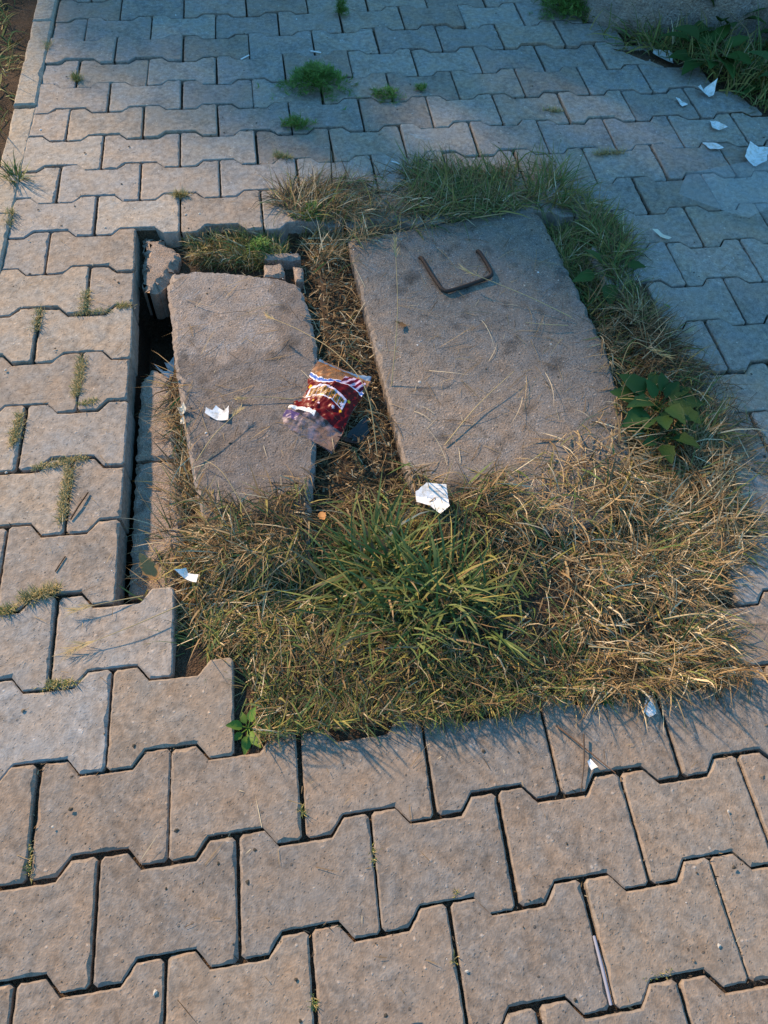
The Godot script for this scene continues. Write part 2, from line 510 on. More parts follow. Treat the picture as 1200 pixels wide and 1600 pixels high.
# ================================================================ the scene
func _ready() -> void:
	rng.seed = 20240611
	wob.seed = 7; wob.frequency = 0.05; wob.noise_type = FastNoiseLite.TYPE_SIMPLEX_SMOOTH

	# camera: a phone held at chest height, looking down the path
	var cam := Camera3D.new()
	cam.name = "camera"
	add_child(cam)
	cam.transform = Transform3D(Basis(V(0.99046, 0.04059, 0.13167), V(0.08986, 0.53418, -0.84058), V(-0.10446, 0.84439, 0.52544)).orthonormalized(), V(0.3455, 1.1878, 0.5518))
	cam.fov = 69.42
	cam.near = 0.02
	cam.far = 300.0
	cam.current = true

	# evening sky and low, warm sun from beyond the kerb
	var env := Environment.new()
	env.background_mode = Environment.BG_SKY
	var sm := ProceduralSkyMaterial.new()
	sm.sky_top_color = Color(0.375, 0.65, 0.875)
	sm.sky_horizon_color = Color(0.72, 0.86, 0.88)
	sm.sky_curve = 0.15
	sm.ground_bottom_color = Color(0.25, 0.24, 0.22)
	sm.ground_horizon_color = Color(0.55, 0.6, 0.62)
	sm.sun_angle_max = 1.0
	sm.energy_multiplier = 0.7
	var sky := Sky.new()
	sky.sky_material = sm
	env.sky = sky
	env.tonemap_mode = Environment.TONE_MAPPER_LINEAR
	env.tonemap_exposure = 1.72
	env.sdfgi_enabled = true; env.ssao_enabled = true; env.ssil_enabled = true
	var we := WorldEnvironment.new()
	we.name = "environment"
	we.environment = env
	add_child(we)
	var sun := DirectionalLight3D.new()
	sun.name = "sun"
	add_child(sun)
	var el := deg_to_rad(28.0)
	var fall := V(0.62 * cos(el), -sin(el), 0.785 * cos(el)).normalized()
	sun.look_at_from_position(V(0, 5, 0), V(0, 5, 0) + fall)
	sun.light_color = Color(1.0, 0.87, 0.715)
	sun.light_energy = 1.36
	sun.light_angular_distance = 2.4
	sun.shadow_enabled = true

	make_materials()
	make_ground()
	make_pavement()
	make_kerb()
	make_pit()
	make_tree(fall)
	make_rock()
	make_wrapper()
	make_papers()
	make_grass()
	make_plants()
	make_litter()

func make_materials() -> void:
	var t1 := concrete(1280, 11, 0.15, 0.42, 6000, 2600, 2.4, Color(1.0, 0.962, 0.92))
	var t2 := concrete(1024, 31, 0.27, 1.25, 6500, 6500, 2.6, Color(1.0, 0.95, 0.91))
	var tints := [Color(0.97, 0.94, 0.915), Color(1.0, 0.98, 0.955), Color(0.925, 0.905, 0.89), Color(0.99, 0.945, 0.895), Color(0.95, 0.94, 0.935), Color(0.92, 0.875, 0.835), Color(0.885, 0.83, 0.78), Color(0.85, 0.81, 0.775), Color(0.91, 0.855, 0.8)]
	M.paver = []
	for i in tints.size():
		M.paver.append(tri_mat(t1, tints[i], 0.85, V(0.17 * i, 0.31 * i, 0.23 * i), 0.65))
	M.slab = tri_mat(t2, Color(0.84, 0.81, 0.78), 0.6, V(0.1, 0.2, 0.35), 0.85)
	M.slab_old = tri_mat(t2, Color(0.9, 0.875, 0.86), 0.6, V(0.6, 0.7, 0.05), 0.85)
	M.slab_old.vertex_color_use_as_albedo = true
	M.frame = tri_mat(t2, Color(1.0, 0.93, 0.87), 0.4, V(0.3, 0.5, 0.75), 1.8)
	M.kerb = tri_mat(t1, Color(1.0, 0.97, 0.92), 0.7, V(0.5, 0.15, 0.6), 1.0)
	M.rock = tri_mat(t2, Color(1.0, 0.99, 0.97), 0.9, V(0.2, 0.1, 0.4), 2.0)
	var t3 := concrete(640, 71, 0.5, 0.4, 2500, 2500, 2.6, Color(1.0, 0.86, 0.72))
	M.soil = tri_mat(t3, Color(0.52, 0.495, 0.475), 0.35, V(0, 0, 0), 2.0, 1.0)
	M.dry = blade_mat(Color(0.35, 0.3, 0.15), 0.75)
	M.green = blade_mat(Color(0.4, 0.45, 0.12), 0.6)
	M.leaf = blade_mat(Color(0.35, 0.45, 0.1), 0.55)
	M.grit = blade_mat(Color(0, 0, 0), 0.9)
	M.grit.backlight_enabled = false
	var pn := FastNoiseLite.new(); pn.seed = 12; pn.frequency = 0.03
	var pi := Image.create(192, 192, false, Image.FORMAT_RGB8)
	for y in 192:
		for x in 192:
			var soil := clampf(pn.get_noise_2d(x, y) * 0.5 + pn.get_noise_2d(x * 4.0 + 77.0, y * 4.0) * 0.22, -0.05, 0.4)
			pi.set_pixel(x, y, Color(0.93 - soil * 0.5, 0.925 - soil * 0.6, 0.92 - soil * 0.75))
	M.paper = plain(Color(1, 1, 1), 0.85)
	M.paper.albedo_texture = ImageTexture.create_from_image(pi)
	M.paper.uv1_triplanar = true; M.paper.uv1_world_triplanar = true; M.paper.uv1_scale = V(9, 9, 9)
	M.paper.backlight_enabled = true; M.paper.backlight = Color(0.3, 0.3, 0.3)
	M.cream = plain(Color(0.88, 0.84, 0.76), 0.85)
	M.rust = plain(Color(0.21, 0.155, 0.13), 0.7, 0.5)
	M.black = plain(Color(0.1, 0.11, 0.13), 0.25, 0.5)
	M.film = plain(Color(0.8, 0.86, 0.9, 0.045), 0.25, 0.5)
	M.film.transparency = BaseMaterial3D.TRANSPARENCY_ALPHA
	M.bark = tri_mat(t3, Color(0.5, 0.45, 0.4), 0.3, V(0.3, 0, 0), 2.5, 1.0)

func make_ground() -> void:
	var xs := PackedFloat32Array(); var zs := PackedFloat32Array()
	for q in [-60.0, -20.0, -8.0, -4.0, -2.0, -1.2, -0.8]: xs.append(q)
	var x := -0.6
	while x < 2.3: xs.append(x); x += 0.012
	for q in [2.4, 2.7, 3.2, 4.5, 8.0, 20.0, 60.0]: xs.append(q)
	for q in [-60.0, -20.0, -8.0, -5.0, -3.6, -3.1, -2.8]: zs.append(q)
	var z := -2.6
	while z < 0.9: zs.append(z); z += 0.0125
	for q in [1.0, 1.3, 2.0, 4.0, 8.0, 20.0, 60.0]: zs.append(q)
	var a := Acc.new()
	var w := xs.size()
	for j in zs.size():
		for i in w:
			a.vert(V(xs[i], soil_h(xs[i], zs[j]), zs[j]), Vector3.UP, Color.WHITE)
	for j in zs.size() - 1:
		for i in w - 1:
			var k := j * w + i
			a.tri(k, k + 1, k + w + 1); a.tri(k, k + w + 1, k + w)
	for j in range(1, zs.size() - 1):
		for i in range(1, w - 1):
			var k := j * w + i
			a.n[k] = -(a.v[k + 1] - a.v[k - 1]).cross(a.v[k + w] - a.v[k - w]).normalized()
	var o := put(a.mesh(), "ground", M.soil)
	o.set_meta("kind", "structure")

func make_pavement() -> void:
	var root := structure("pavement")
	var r := RandomNumberGenerator.new(); r.seed = 5
	var kinds := [[], [], []]
	for cut in 3:
		for q in (14 if cut == 0 else 4):
			kinds[cut].append(slab_mesh(block_outline(cut, r), 0.06, 0.0024, 0.0014, r, 0.25))
	for row in range(-18, 7):
		var odd := posmod(row, 2) == 1
		var u := -1.5
		while u < 10.0:
			# joints stand at whole numbers in odd courses, at halves in even ones
			var mid := u + 0.5
			var cut := 0
			var c := mid
			if odd:
				if u < -1.4: cut = 2; c = -1.5      # half block against the kerb
				else: c = u
			var here := true
			var cc := c
			if odd and cut == 0: cc = u + 0.0
			# centre of the block in block lengths
			var centre := -1.5 if cut == 2 else (u + 0.0 if odd else u + 0.5)
			if not odd: centre = u + 0.5
			u += 1.0
			if row >= -7 and row <= 1:
				var left := 0.0; var right := 5.5
				if row == 0: left = 0.5
				if row == 1: left = 1.0; right = 5.0
				if odd and row < 1: right = 6.0
				if row == -4 or row == -2: right = 6.5
				if centre + 0.5 > left + 0.1 and centre - 0.5 < right - 0.1:
					here = false
					if absf(centre - left) < 0.05 and row < 0: cut = 1; here = true
					if (row == -4 or row == -2) and absf(centre - 6.0) < 0.05: cut = 2; here = true
			var g := laid(centre * BLOCK, row * COURSE)
			if inside(g + Vector2(-0.06, 0.03), BED): here = false
			if not here: continue
			var px := laid(centre * BLOCK + 0.05, row * COURSE) - laid(centre * BLOCK - 0.05, row * COURSE)
			var pz := laid(centre * BLOCK, row * COURSE + 0.05) - laid(centre * BLOCK, row * COURSE - 0.05)
			var o := MeshInstance3D.new()
			o.name = "paver"
			o.mesh = kinds[cut][r.randi() % kinds[cut].size()]
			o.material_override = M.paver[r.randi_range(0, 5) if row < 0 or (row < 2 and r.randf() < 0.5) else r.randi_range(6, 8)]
			var bs := Basis(V(px.x * 10.0, 0, px.y * 10.0), Vector3.UP, V(pz.x * 10.0, 0, pz.y * 10.0))
			if cut == 0 and r.randf() < 0.5: bs = bs * Basis(Vector3.UP, PI)
			bs = Basis(V(1, 0, 0), clampf(r.randfn(0, 0.008), -0.018, 0.018)) * Basis(V(0, 0, 1), clampf(r.randfn(0, 0.008), -0.018, 0.018)) * bs
			bs = Basis(Vector3.UP, r.randfn(0, 0.006)) * bs
			root.add_child(o, true)
			o.transform = Transform3D(bs, V(g.x + r.randfn(0, 0.0008), clampf(r.randfn(0, 0.0018) - 0.001, -0.0042, 0.0035), g.y + r.randfn(0, 0.0008)))

func make_kerb() -> void:
	var root := structure("kerb")
	var r := RandomNumberGenerator.new(); r.seed = 9
	var z := -3.56
	while z < 1.0:
		var poly := PackedVector2Array([Vector2(-0.031, -0.237), Vector2(0.031, -0.237), Vector2(0.031, 0.237), Vector2(-0.031, 0.237)])
		var o := put(slab_mesh(smooth_outline(poly, 0.009, 0.001, r), 0.18, 0.005, 0.004, r, 0.1, 0.0014, 0.03), "kerb_stone", M.kerb, root)
		o.position = V(-0.338 + r.randfn(0, 0.002), 0.004 + r.randfn(0, 0.003), z + 0.24)
		o.rotation = V(r.randfn(0, 0.006), r.randfn(0, 0.008), r.randfn(0, 0.01))
		z += 0.482

func prism(called: String, poly: Array, y: float, thick: float, mat: Material, label: String, category: String, rough := 0.003, chips := 0.3, cham := 0.006, step := 0.005, jit := 0.003, group := "") -> MeshInstance3D:
	var r := RandomNumberGenerator.new(); r.seed = hash(label)
	var pp := PackedVector2Array(poly)
	var ce := Vector2.ZERO
	for q in pp: ce += q / pp.size()
	for i in pp.size(): pp[i] -= ce
	var o := put(slab_mesh(smooth_outline(pp, step, jit, r), thick, cham, cham * 0.8, r, chips, rough, 0.016), called, mat)
	o.position = V(ce.x, y, ce.y)
	tag(o, label, category, group)
	return o

func make_pit() -> void:
	var r := RandomNumberGenerator.new(); r.seed = 21
	# right cover slab with its lifting handle
	var ce := Vector2(0.78, -0.58)
	var pr := PackedVector2Array()
	for q in SLAB_R: pr.append(q - ce)
	var cover := base("concrete_cover", "larger right-hand concrete cover slab with an iron lifting handle", "slab", V(ce.x, 0.0, ce.y))
	put(slab_mesh(smooth_outline(pr, 0.007, 0.0022, r), 0.07, 0.005, 0.004, r, 0.22, 0.0016, 0.02), "slab", M.slab, cover)
	var hp := [V(0.672, -0.03, -0.915), V(0.678, 0.004, -0.9), V(0.693, 0.005, -0.84), V(0.706, 0.006, -0.792), V(0.712, 0.006, -0.78), V(0.724, 0.007, -0.775), V(0.77, 0.006, -0.791), V(0.822, 0.008, -0.81), V(0.834, 0.009, -0.818), V(0.837, 0.009, -0.832), V(0.831, 0.007, -0.875), V(0.822, 0.005, -0.912), V(0.819, -0.03, -0.925)]
	var ha := Acc.new()
	var hl := []
	for q in hp: hl.append(q - V(ce.x, 0, ce.y))
	var cv := Curve3D.new()
	for i in hl.size():
		var t: Vector3 = (hl[mini(i + 1, hl.size() - 1)] - hl[maxi(i - 1, 0)]) / 7.0
		cv.add_point(hl[i], -t, t)
	cv.bake_interval = 0.006
	tube(ha, cv.get_baked_points(), [0.0048], 10, Color.WHITE)
	var hd := put(ha.mesh(), "handle", M.rust, cover)
	hd.set_meta("label", "bent rusty iron lifting handle lying on the slab")
	# left cover slab, older and lower
	var pl := PackedVector2Array()
	var cl := Vector2(0.24, -0.55)
	for q in SLAB_L: pl.append(q - cl)
	var left := put(slab_mesh(smooth_outline(pl, 0.006, 0.0022, r), 0.075, 0.007, 0.006, r, 0.35, 0.0022, 0.011, 0.0, cl), "concrete_cover", M.slab_old)
	left.position = V(cl.x, -0.012, cl.y)
	tag(left, "smaller left-hand concrete cover slab with worn edges under the red wrapper", "slab")
	# remains of the chamber frame
	prism("frame_block", [Vector2(0.016, -0.6), Vector2(0.04, -0.64), Vector2(0.076, -0.61), Vector2(0.094, -0.388), Vector2(0.013, -0.39)], -0.04, 0.14, M.frame, "upper concrete frame block between left slab and paving, beside the deep hole", "concrete block", 0.003)
	prism("frame_block", [Vector2(0.013, -0.384), Vector2(0.096, -0.382), Vector2(0.11, -0.247), Vector2(0.1, -0.077), Vector2(0.014, -0.079)], -0.042, 0.14, M.frame, "lower concrete frame block under the dry straw, left of the small white scrap", "concrete block", 0.003)
	prism("concrete_lump", [Vector2(0.006, -1.06), Vector2(0.041, -1.068), Vector2(0.101, -0.992), Vector2(0.078, -0.934), Vector2(0.054, -0.872), Vector2(0.024, -0.868), Vector2(0.01, -0.9)], -0.022, 0.09, M.frame, "rough broken concrete lump above the deep hole at the slab corner", "concrete lump", 0.007, 0.5, 0.009, 0.005, 0.006)
	prism("broken_brick", [Vector2(0.297, -0.934), Vector2(0.34, -0.936), Vector2(0.346, -0.905), Vector2(0.343, -0.89), Vector2(0.297, -0.893)], -0.018, 0.05, M.frame, "small broken brick piece wedged at the top edge of the left slab", "brick", 0.003, 0.4, 0.004, 0.005, 0.002)
	prism("broken_brick", [Vector2(0.368, -0.93), Vector2(0.392, -0.925), Vector2(0.39, -0.876), Vector2(0.37, -0.88)], -0.024, 0.05, M.frame, "stub of brick right of the small dark slot above the left slab", "brick", 0.003, 0.4, 0.004, 0.005, 0.002)
	prism("broken_brick", [Vector2(0.3, -0.985), Vector2(0.385, -0.975), Vector2(0.388, -0.952), Vector2(0.3, -0.955)], -0.02, 0.05, M.slab_old, "flat grey brick half hidden by dry grass above the dark slot", "brick", 0.003, 0.4, 0.004, 0.005, 0.002)

func make_tree(fall: Vector3) -> void:
	# the street tree beyond the kerb whose crown shades the far right of the paving
	var flat := Vector2(fall.x, fall.z).normalized()
	var across := Vector2(flat.y, -flat.x)
	var foot := across * 3.05 + flat * -6.0
	var o := base("street_tree", "leafy street tree rooted beyond the kerb that shades the far paving", "tree", V(foot.x, -0.055, foot.y))
	var a := Acc.new()
	tube(a, PackedVector3Array([V(0, -0.1, 0), V(0.02, 0.6, 0.01), V(-0.02, 1.3, 0.03), V(0, 2.2, 0), V(0.03, 3.4, 0.02)]), [0.17, 0.12, 0.11, 0.085, 0.03], 12, Color.WHITE)
	put(a.mesh(), "trunk", M.bark, o)
	var r := RandomNumberGenerator.new(); r.seed = 77
	for i in 9:
		var b := Acc.new()
		var az := TAU * i / 9.0 + r.randf() * 0.4
		var y := r.randf_range(1.5, 3.0)
		var d := V(cos(az), 0.55, sin(az))
		var L := r.randf_range(1.0, 1.6)
		tube(b, PackedVector3Array([V(0, y, 0), V(0, y, 0) + d * L * 0.4 + V(0, 0.05, 0), V(0, y, 0) + d * L * 0.75, V(0, y, 0) + d * L + V(0, 0.1, 0)]), [0.05, 0.036, 0.02, 0.008], 7, Color.WHITE)
		put(b.mesh(), "limb", M.bark, o)
	var c := Acc.new()
	var nz := FastNoiseLite.new(); nz.seed = 3; nz.frequency = 1.1
	var made := 0
	while made < 32000:
		var s := r.randf_range(-2.2, 2.4); var t := r.randf_range(-1.1, 1.1); var y := r.randf_range(0.9, 5.0)
		var e := pow(absf(s - 0.13) / 2.24, 5.0) + pow(absf(t) / 1.1, 2.0) + pow(absf(y - 2.95) / 2.05, 5.0)
		var nn := nz.get_noise_3d(s * 1.6, y * 1.6, t * 1.6)
		if e > 1.0 + nn * 0.25: continue
		# looser towards the edge that faces the open paving
		var edge := s + 2.1
		if edge < 0.28 and nn < 0.1 - edge * 0.6: continue
		var wp := V(foot.x + across.x * s + flat.x * t, y - 0.055, foot.y + across.y * s + flat.y * t)
		var gap := false
		for g in [[0.83, -1.45, 0.125], [1.2, -1.55, 0.075], [1.32, -1.41, 0.075]]:      # openings that let flecks of sun through
			var dv := wp - V(g[0], 0, g[1])
			if (dv - fall * dv.dot(fall)).length() < g[2]: gap = true
		if gap: continue
		made += 1
		var p := V(across.x * s + flat.x * t, y, across.y * s + flat.y * t)
		var bs := Basis.from_euler(V(r.randf_range(-0.9, 0.9), r.randf() * TAU, r.randf_range(-0.9, 0.9)))
		var L := r.randf_range(0.09, 0.15)
		var col := Color(0.05, 0.09, 0.025) * r.randf_range(0.7, 1.3)
		var k := c.vert(p, bs.y, col); c.vert(p + bs * V(L * 0.45, 0.01, L * 0.3), bs.y, col); c.vert(p + bs * V(L, -0.005, 0), bs.y, col); c.vert(p + bs * V(L * 0.45, 0.01, -L * 0.3), bs.y, col)
		c.tri(k, k + 1, k + 2); c.tri(k, k + 2, k + 3)
	put(c.mesh(), "crown", M.leaf, o)

func make_rock() -> void:
	var s := SphereMesh.new()
	s.radius = 1.0; s.height = 2.0; s.radial_segments = 72; s.rings = 40
	var ar := s.get_mesh_arrays()
	var v: PackedVector3Array = ar[Mesh.ARRAY_VERTEX]
	var n := FastNoiseLite.new(); n.seed = 4; n.frequency = 0.9; n.fractal_octaves = 4
	var a := Acc.new()
	for p in v:
		# squared-off boulder
		var q := V(signf(p.x) * pow(absf(p.x), 0.55), signf(p.y) * pow(absf(p.y), 0.5), signf(p.z) * pow(absf(p.z), 0.55))
		q *= 1.0 + 0.16 * n.get_noise_3dv(p * 1.4) + 0.05 * n.get_noise_3dv(p * 6.0)
		a.vert(V(q.x * 0.62, q.y * 0.26 + 0.14, q.z * 0.3), p, Color.WHITE)
	a.ix = ar[Mesh.ARRAY_INDEX]
	for i in a.n.size(): a.n[i] = Vector3.ZERO
	for i in range(0, a.ix.size(), 3):
		var f := (a.v[a.ix[i + 2]] - a.v[a.ix[i]]).cross(a.v[a.ix[i + 1]] - a.v[a.ix[i]])
		for q in 3: a.n[a.ix[i + q]] += f
	for i in a.n.size(): a.n[i] = a.n[i].normalized()
	var o := put(a.mesh(), "boulder", M.rock)
	o.position = V(2.04, -0.03, -2.18)
	o.rotation.y = -0.08
	tag(o, "pale grey boulder behind the weeds in the far right corner", "rock")

# ---------------------------------------------------------------- the snack wrapper
func star_at(im: Image, cx: float, cy: float, rad: float, col: Color, turn: float) -> void:
	for y in range(int(cy - rad) - 1, int(cy + rad) + 2):
		for x in range(int(cx - rad) - 1, int(cx + rad) + 2):
			var d := Vector2(x - cx, y - cy)
			var an := fposmod(d.angle() + turn, TAU / 5.0) - TAU / 10.0
			var lim := rad * 0.42 / maxf(0.2, cos(TAU / 10.0 - absf(an))) * lerpf(1.0, 2.0, pow(absf(an) / (TAU / 10.0), 1.3))
			if d.length() < lim and x >= 0 and y >= 0 and x < im.get_width() and y < im.get_height(): im.set_pixel(x, y, col)

func make_wrapper() -> void:
	var W := 256; var H := 360
	var im := Image.create(W, H, false, Image.FORMAT_RGBA8)
	var fn := FastNoiseLite.new(); fn.seed = 8; fn.frequency = 0.02; fn.fractal_octaves = 3
	for y in H:
		for x in W:
			var u := x / float(W); var v := y / float(H)      # v: 0 lower clear end, 1 upper clear end
			var n := fn.get_noise_2d(x, y)
			var wave := 0.7 - 0.07 * sin(u * 6.0 - 0.4)
			var low := 0.27 + 0.03 * sin(u * 5.0)
			var c := Color(0.4, 0.025, 0.045)
			if v > wave:
				var e := v - wave
				if e < 0.014: c = Color(0.9, 0.9, 0.95)
				elif e < 0.045: c = Color(0.25, 0.4, 0.72)
				elif e < 0.056: c = Color(0.88, 0.88, 0.92)
				elif v > 0.95: c = Color(0.35, 0.5, 0.65, 0.85)
				else: c = Color(0.72, 0.5, 0.3, clampf(0.32 + n * 0.5, 0.1, 0.65))
				if u > 0.62 and u < 0.95 and e > 0.02 and e < 0.16:
					if sin((u - v * 0.6) * 70.0) > 0.1: c = Color(0.82, 0.72, 0.8)
					else: c = Color(0.4, 0.05, 0.16)
			elif v < low:
				c = Color(0.66, 0.58, 0.62, clampf(0.26 + n * 0.7, 0.08, 0.65))
				if v > low - 0.05 and u < 0.5: c = Color(0.93, 0.93, 0.92)
				if u < 0.25 and v > 0.1 and v < 0.2: c = Color(0.34, 0.26, 0.5, 0.7)
			else:
				# arched pale banner with a row of tan capital letters
				var bx := (u - 0.5) / 0.36
				var mid := 0.545 - 0.05 * bx * bx
				var half := 0.062
				var q := (v - mid) / half
				if absf(bx) < 1.0 and absf(q) < 1.25: c = Color(0.12, 0.06, 0.07)
				if absf(bx) < 0.97 and absf(q) < 1.1: c = Color(0.86, 0.8, 0.88)
				if absf(bx) < 0.9 and absf(q + 0.15) < 0.78:
					var cell := (bx + 0.9) / 1.8 * 8.0
					var k := int(cell); var f := cell - k; var g := (q + 0.15) / 0.78
					var ink := f > 0.12 and f < 0.34
					ink = ink or (absf(g) > 0.66 and f > 0.12 and f < 0.86 and k % 3 != 1)
					ink = ink or (absf(g) < 0.18 and f > 0.12 and f < 0.8)
					ink = ink or (f > 0.64 and f < 0.86 and (k % 2 == 0 or g > 0.0))
					if ink: c = Color(0.62, 0.45, 0.2)
					elif f < 0.92: c = Color(0.3, 0.2, 0.12)
			im.set_pixel(x, y, c)
	var gold := Color(0.95, 0.72, 0.18); var pale := Color(0.95, 0.85, 0.88)
	for s in [[36, 210, 11, gold], [24, 178, 7, pale], [44, 165, 8, pale], [60, 150, 7, pale], [206, 176, 12, pale], [226, 205, 10, gold], [214, 148, 9, gold], [182, 146, 9, pale], [120, 138, 8, pale], [90, 142, 7, gold]]:
		star_at(im, s[0], s[1], s[2], s[3], 0.4)
	var pm := StandardMaterial3D.new()
	pm.albedo_texture = ImageTexture.create_from_image(im)
	pm.transparency = BaseMaterial3D.TRANSPARENCY_ALPHA
	pm.roughness = 0.36
	pm.metallic_specular = 0.32
	pm.cull_mode = BaseMaterial3D.CULL_DISABLED
	var A := V(0.306, 0, -0.43); var B := V(0.404, 0, -0.606); var D := V(0.41, 0, -0.35)
	var o := base("snack_wrapper", "crumpled red and clear snack wrapper with stars lying on the left slab", "wrapper", V(0.41, -0.012, -0.48))
	var cr := FastNoiseLite.new(); cr.seed = 15; cr.frequency = 9.0; cr.noise_type = FastNoiseLite.TYPE_CELLULAR; cr.cellular_return_type = FastNoiseLite.RETURN_DISTANCE2_SUB
	for layer in 2:
		var a := Acc.new()
		var nx := 34; var ny := 46
		for j in ny + 1:
			for i in nx + 1:
				var u := float(i) / nx; var v := float(j) / ny
				var p := A + (D - A) * u + (B - A) * v - o.position
				var rim := sin(PI * u) * pow(sin(PI * v), 0.6)
				var crum := cr.get_noise_2d(u * 0.9 + layer * 3.0, v * 1.3)
				var y := 0.006 + rim * 0.026 + crum * 0.013 + 0.02 * u * v + 0.008 * sin(v * 9.0 + u * 4.0) * (1.0 - rim * 0.5)
				if layer == 1: y = 0.003 + crum * 0.005 + 0.006 * u * v
				# pulled-in, torn outline
				var pull := 0.05 * sin(v * 7.0 + 1.0) * absf(u - 0.5) + 0.03 * sin(u * 9.0)
				p += (D - A) * pull * 0.5
				if v < 0.3: p -= (D - A) * (0.3 - v) * 0.12
				a.vert(V(p.x, y, p.z), Vector3.UP, Color.WHITE, Vector2(u, v))
		var w := nx + 1
		for j in ny:
			for i in nx:
				var k := j * w + i
				a.tri(k, k + w + 1, k + 1); a.tri(k, k + w, k + w + 1)
		for i in a.n.size(): a.n[i] = Vector3.ZERO
		for i in range(0, a.ix.size(), 3):
			var f := (a.v[a.ix[i + 2]] - a.v[a.ix[i]]).cross(a.v[a.ix[i + 1]] - a.v[a.ix[i]])
			if f.y < 0: f = -f
			for q in 3: a.n[a.ix[i + q]] += f
		for i in a.n.size(): a.n[i] = a.n[i].normalized()
		var bm: StandardMaterial3D = pm
		if layer == 1:
			bm = plain(Color(0.62, 0.5, 0.42, 0.5), 0.3, 0.5)
			bm.transparency = BaseMaterial3D.TRANSPARENCY_ALPHA
		var pc := put(a.mesh(), "printed_front" if layer == 0 else "clear_back", bm, o)
		pc.position = Vector3.ZERO
	scrap("plastic_scrap", "black crumpled plastic scrap tucked under the lower edge of the red wrapper", "plastic", [Vector2(0.42, -0.365), Vector2(0.455, -0.405), Vector2(0.485, -0.42), Vector2(0.49, -0.395), Vector2(0.465, -0.37), Vector2(0.435, -0.35)], -0.03, 1.0, M.black)

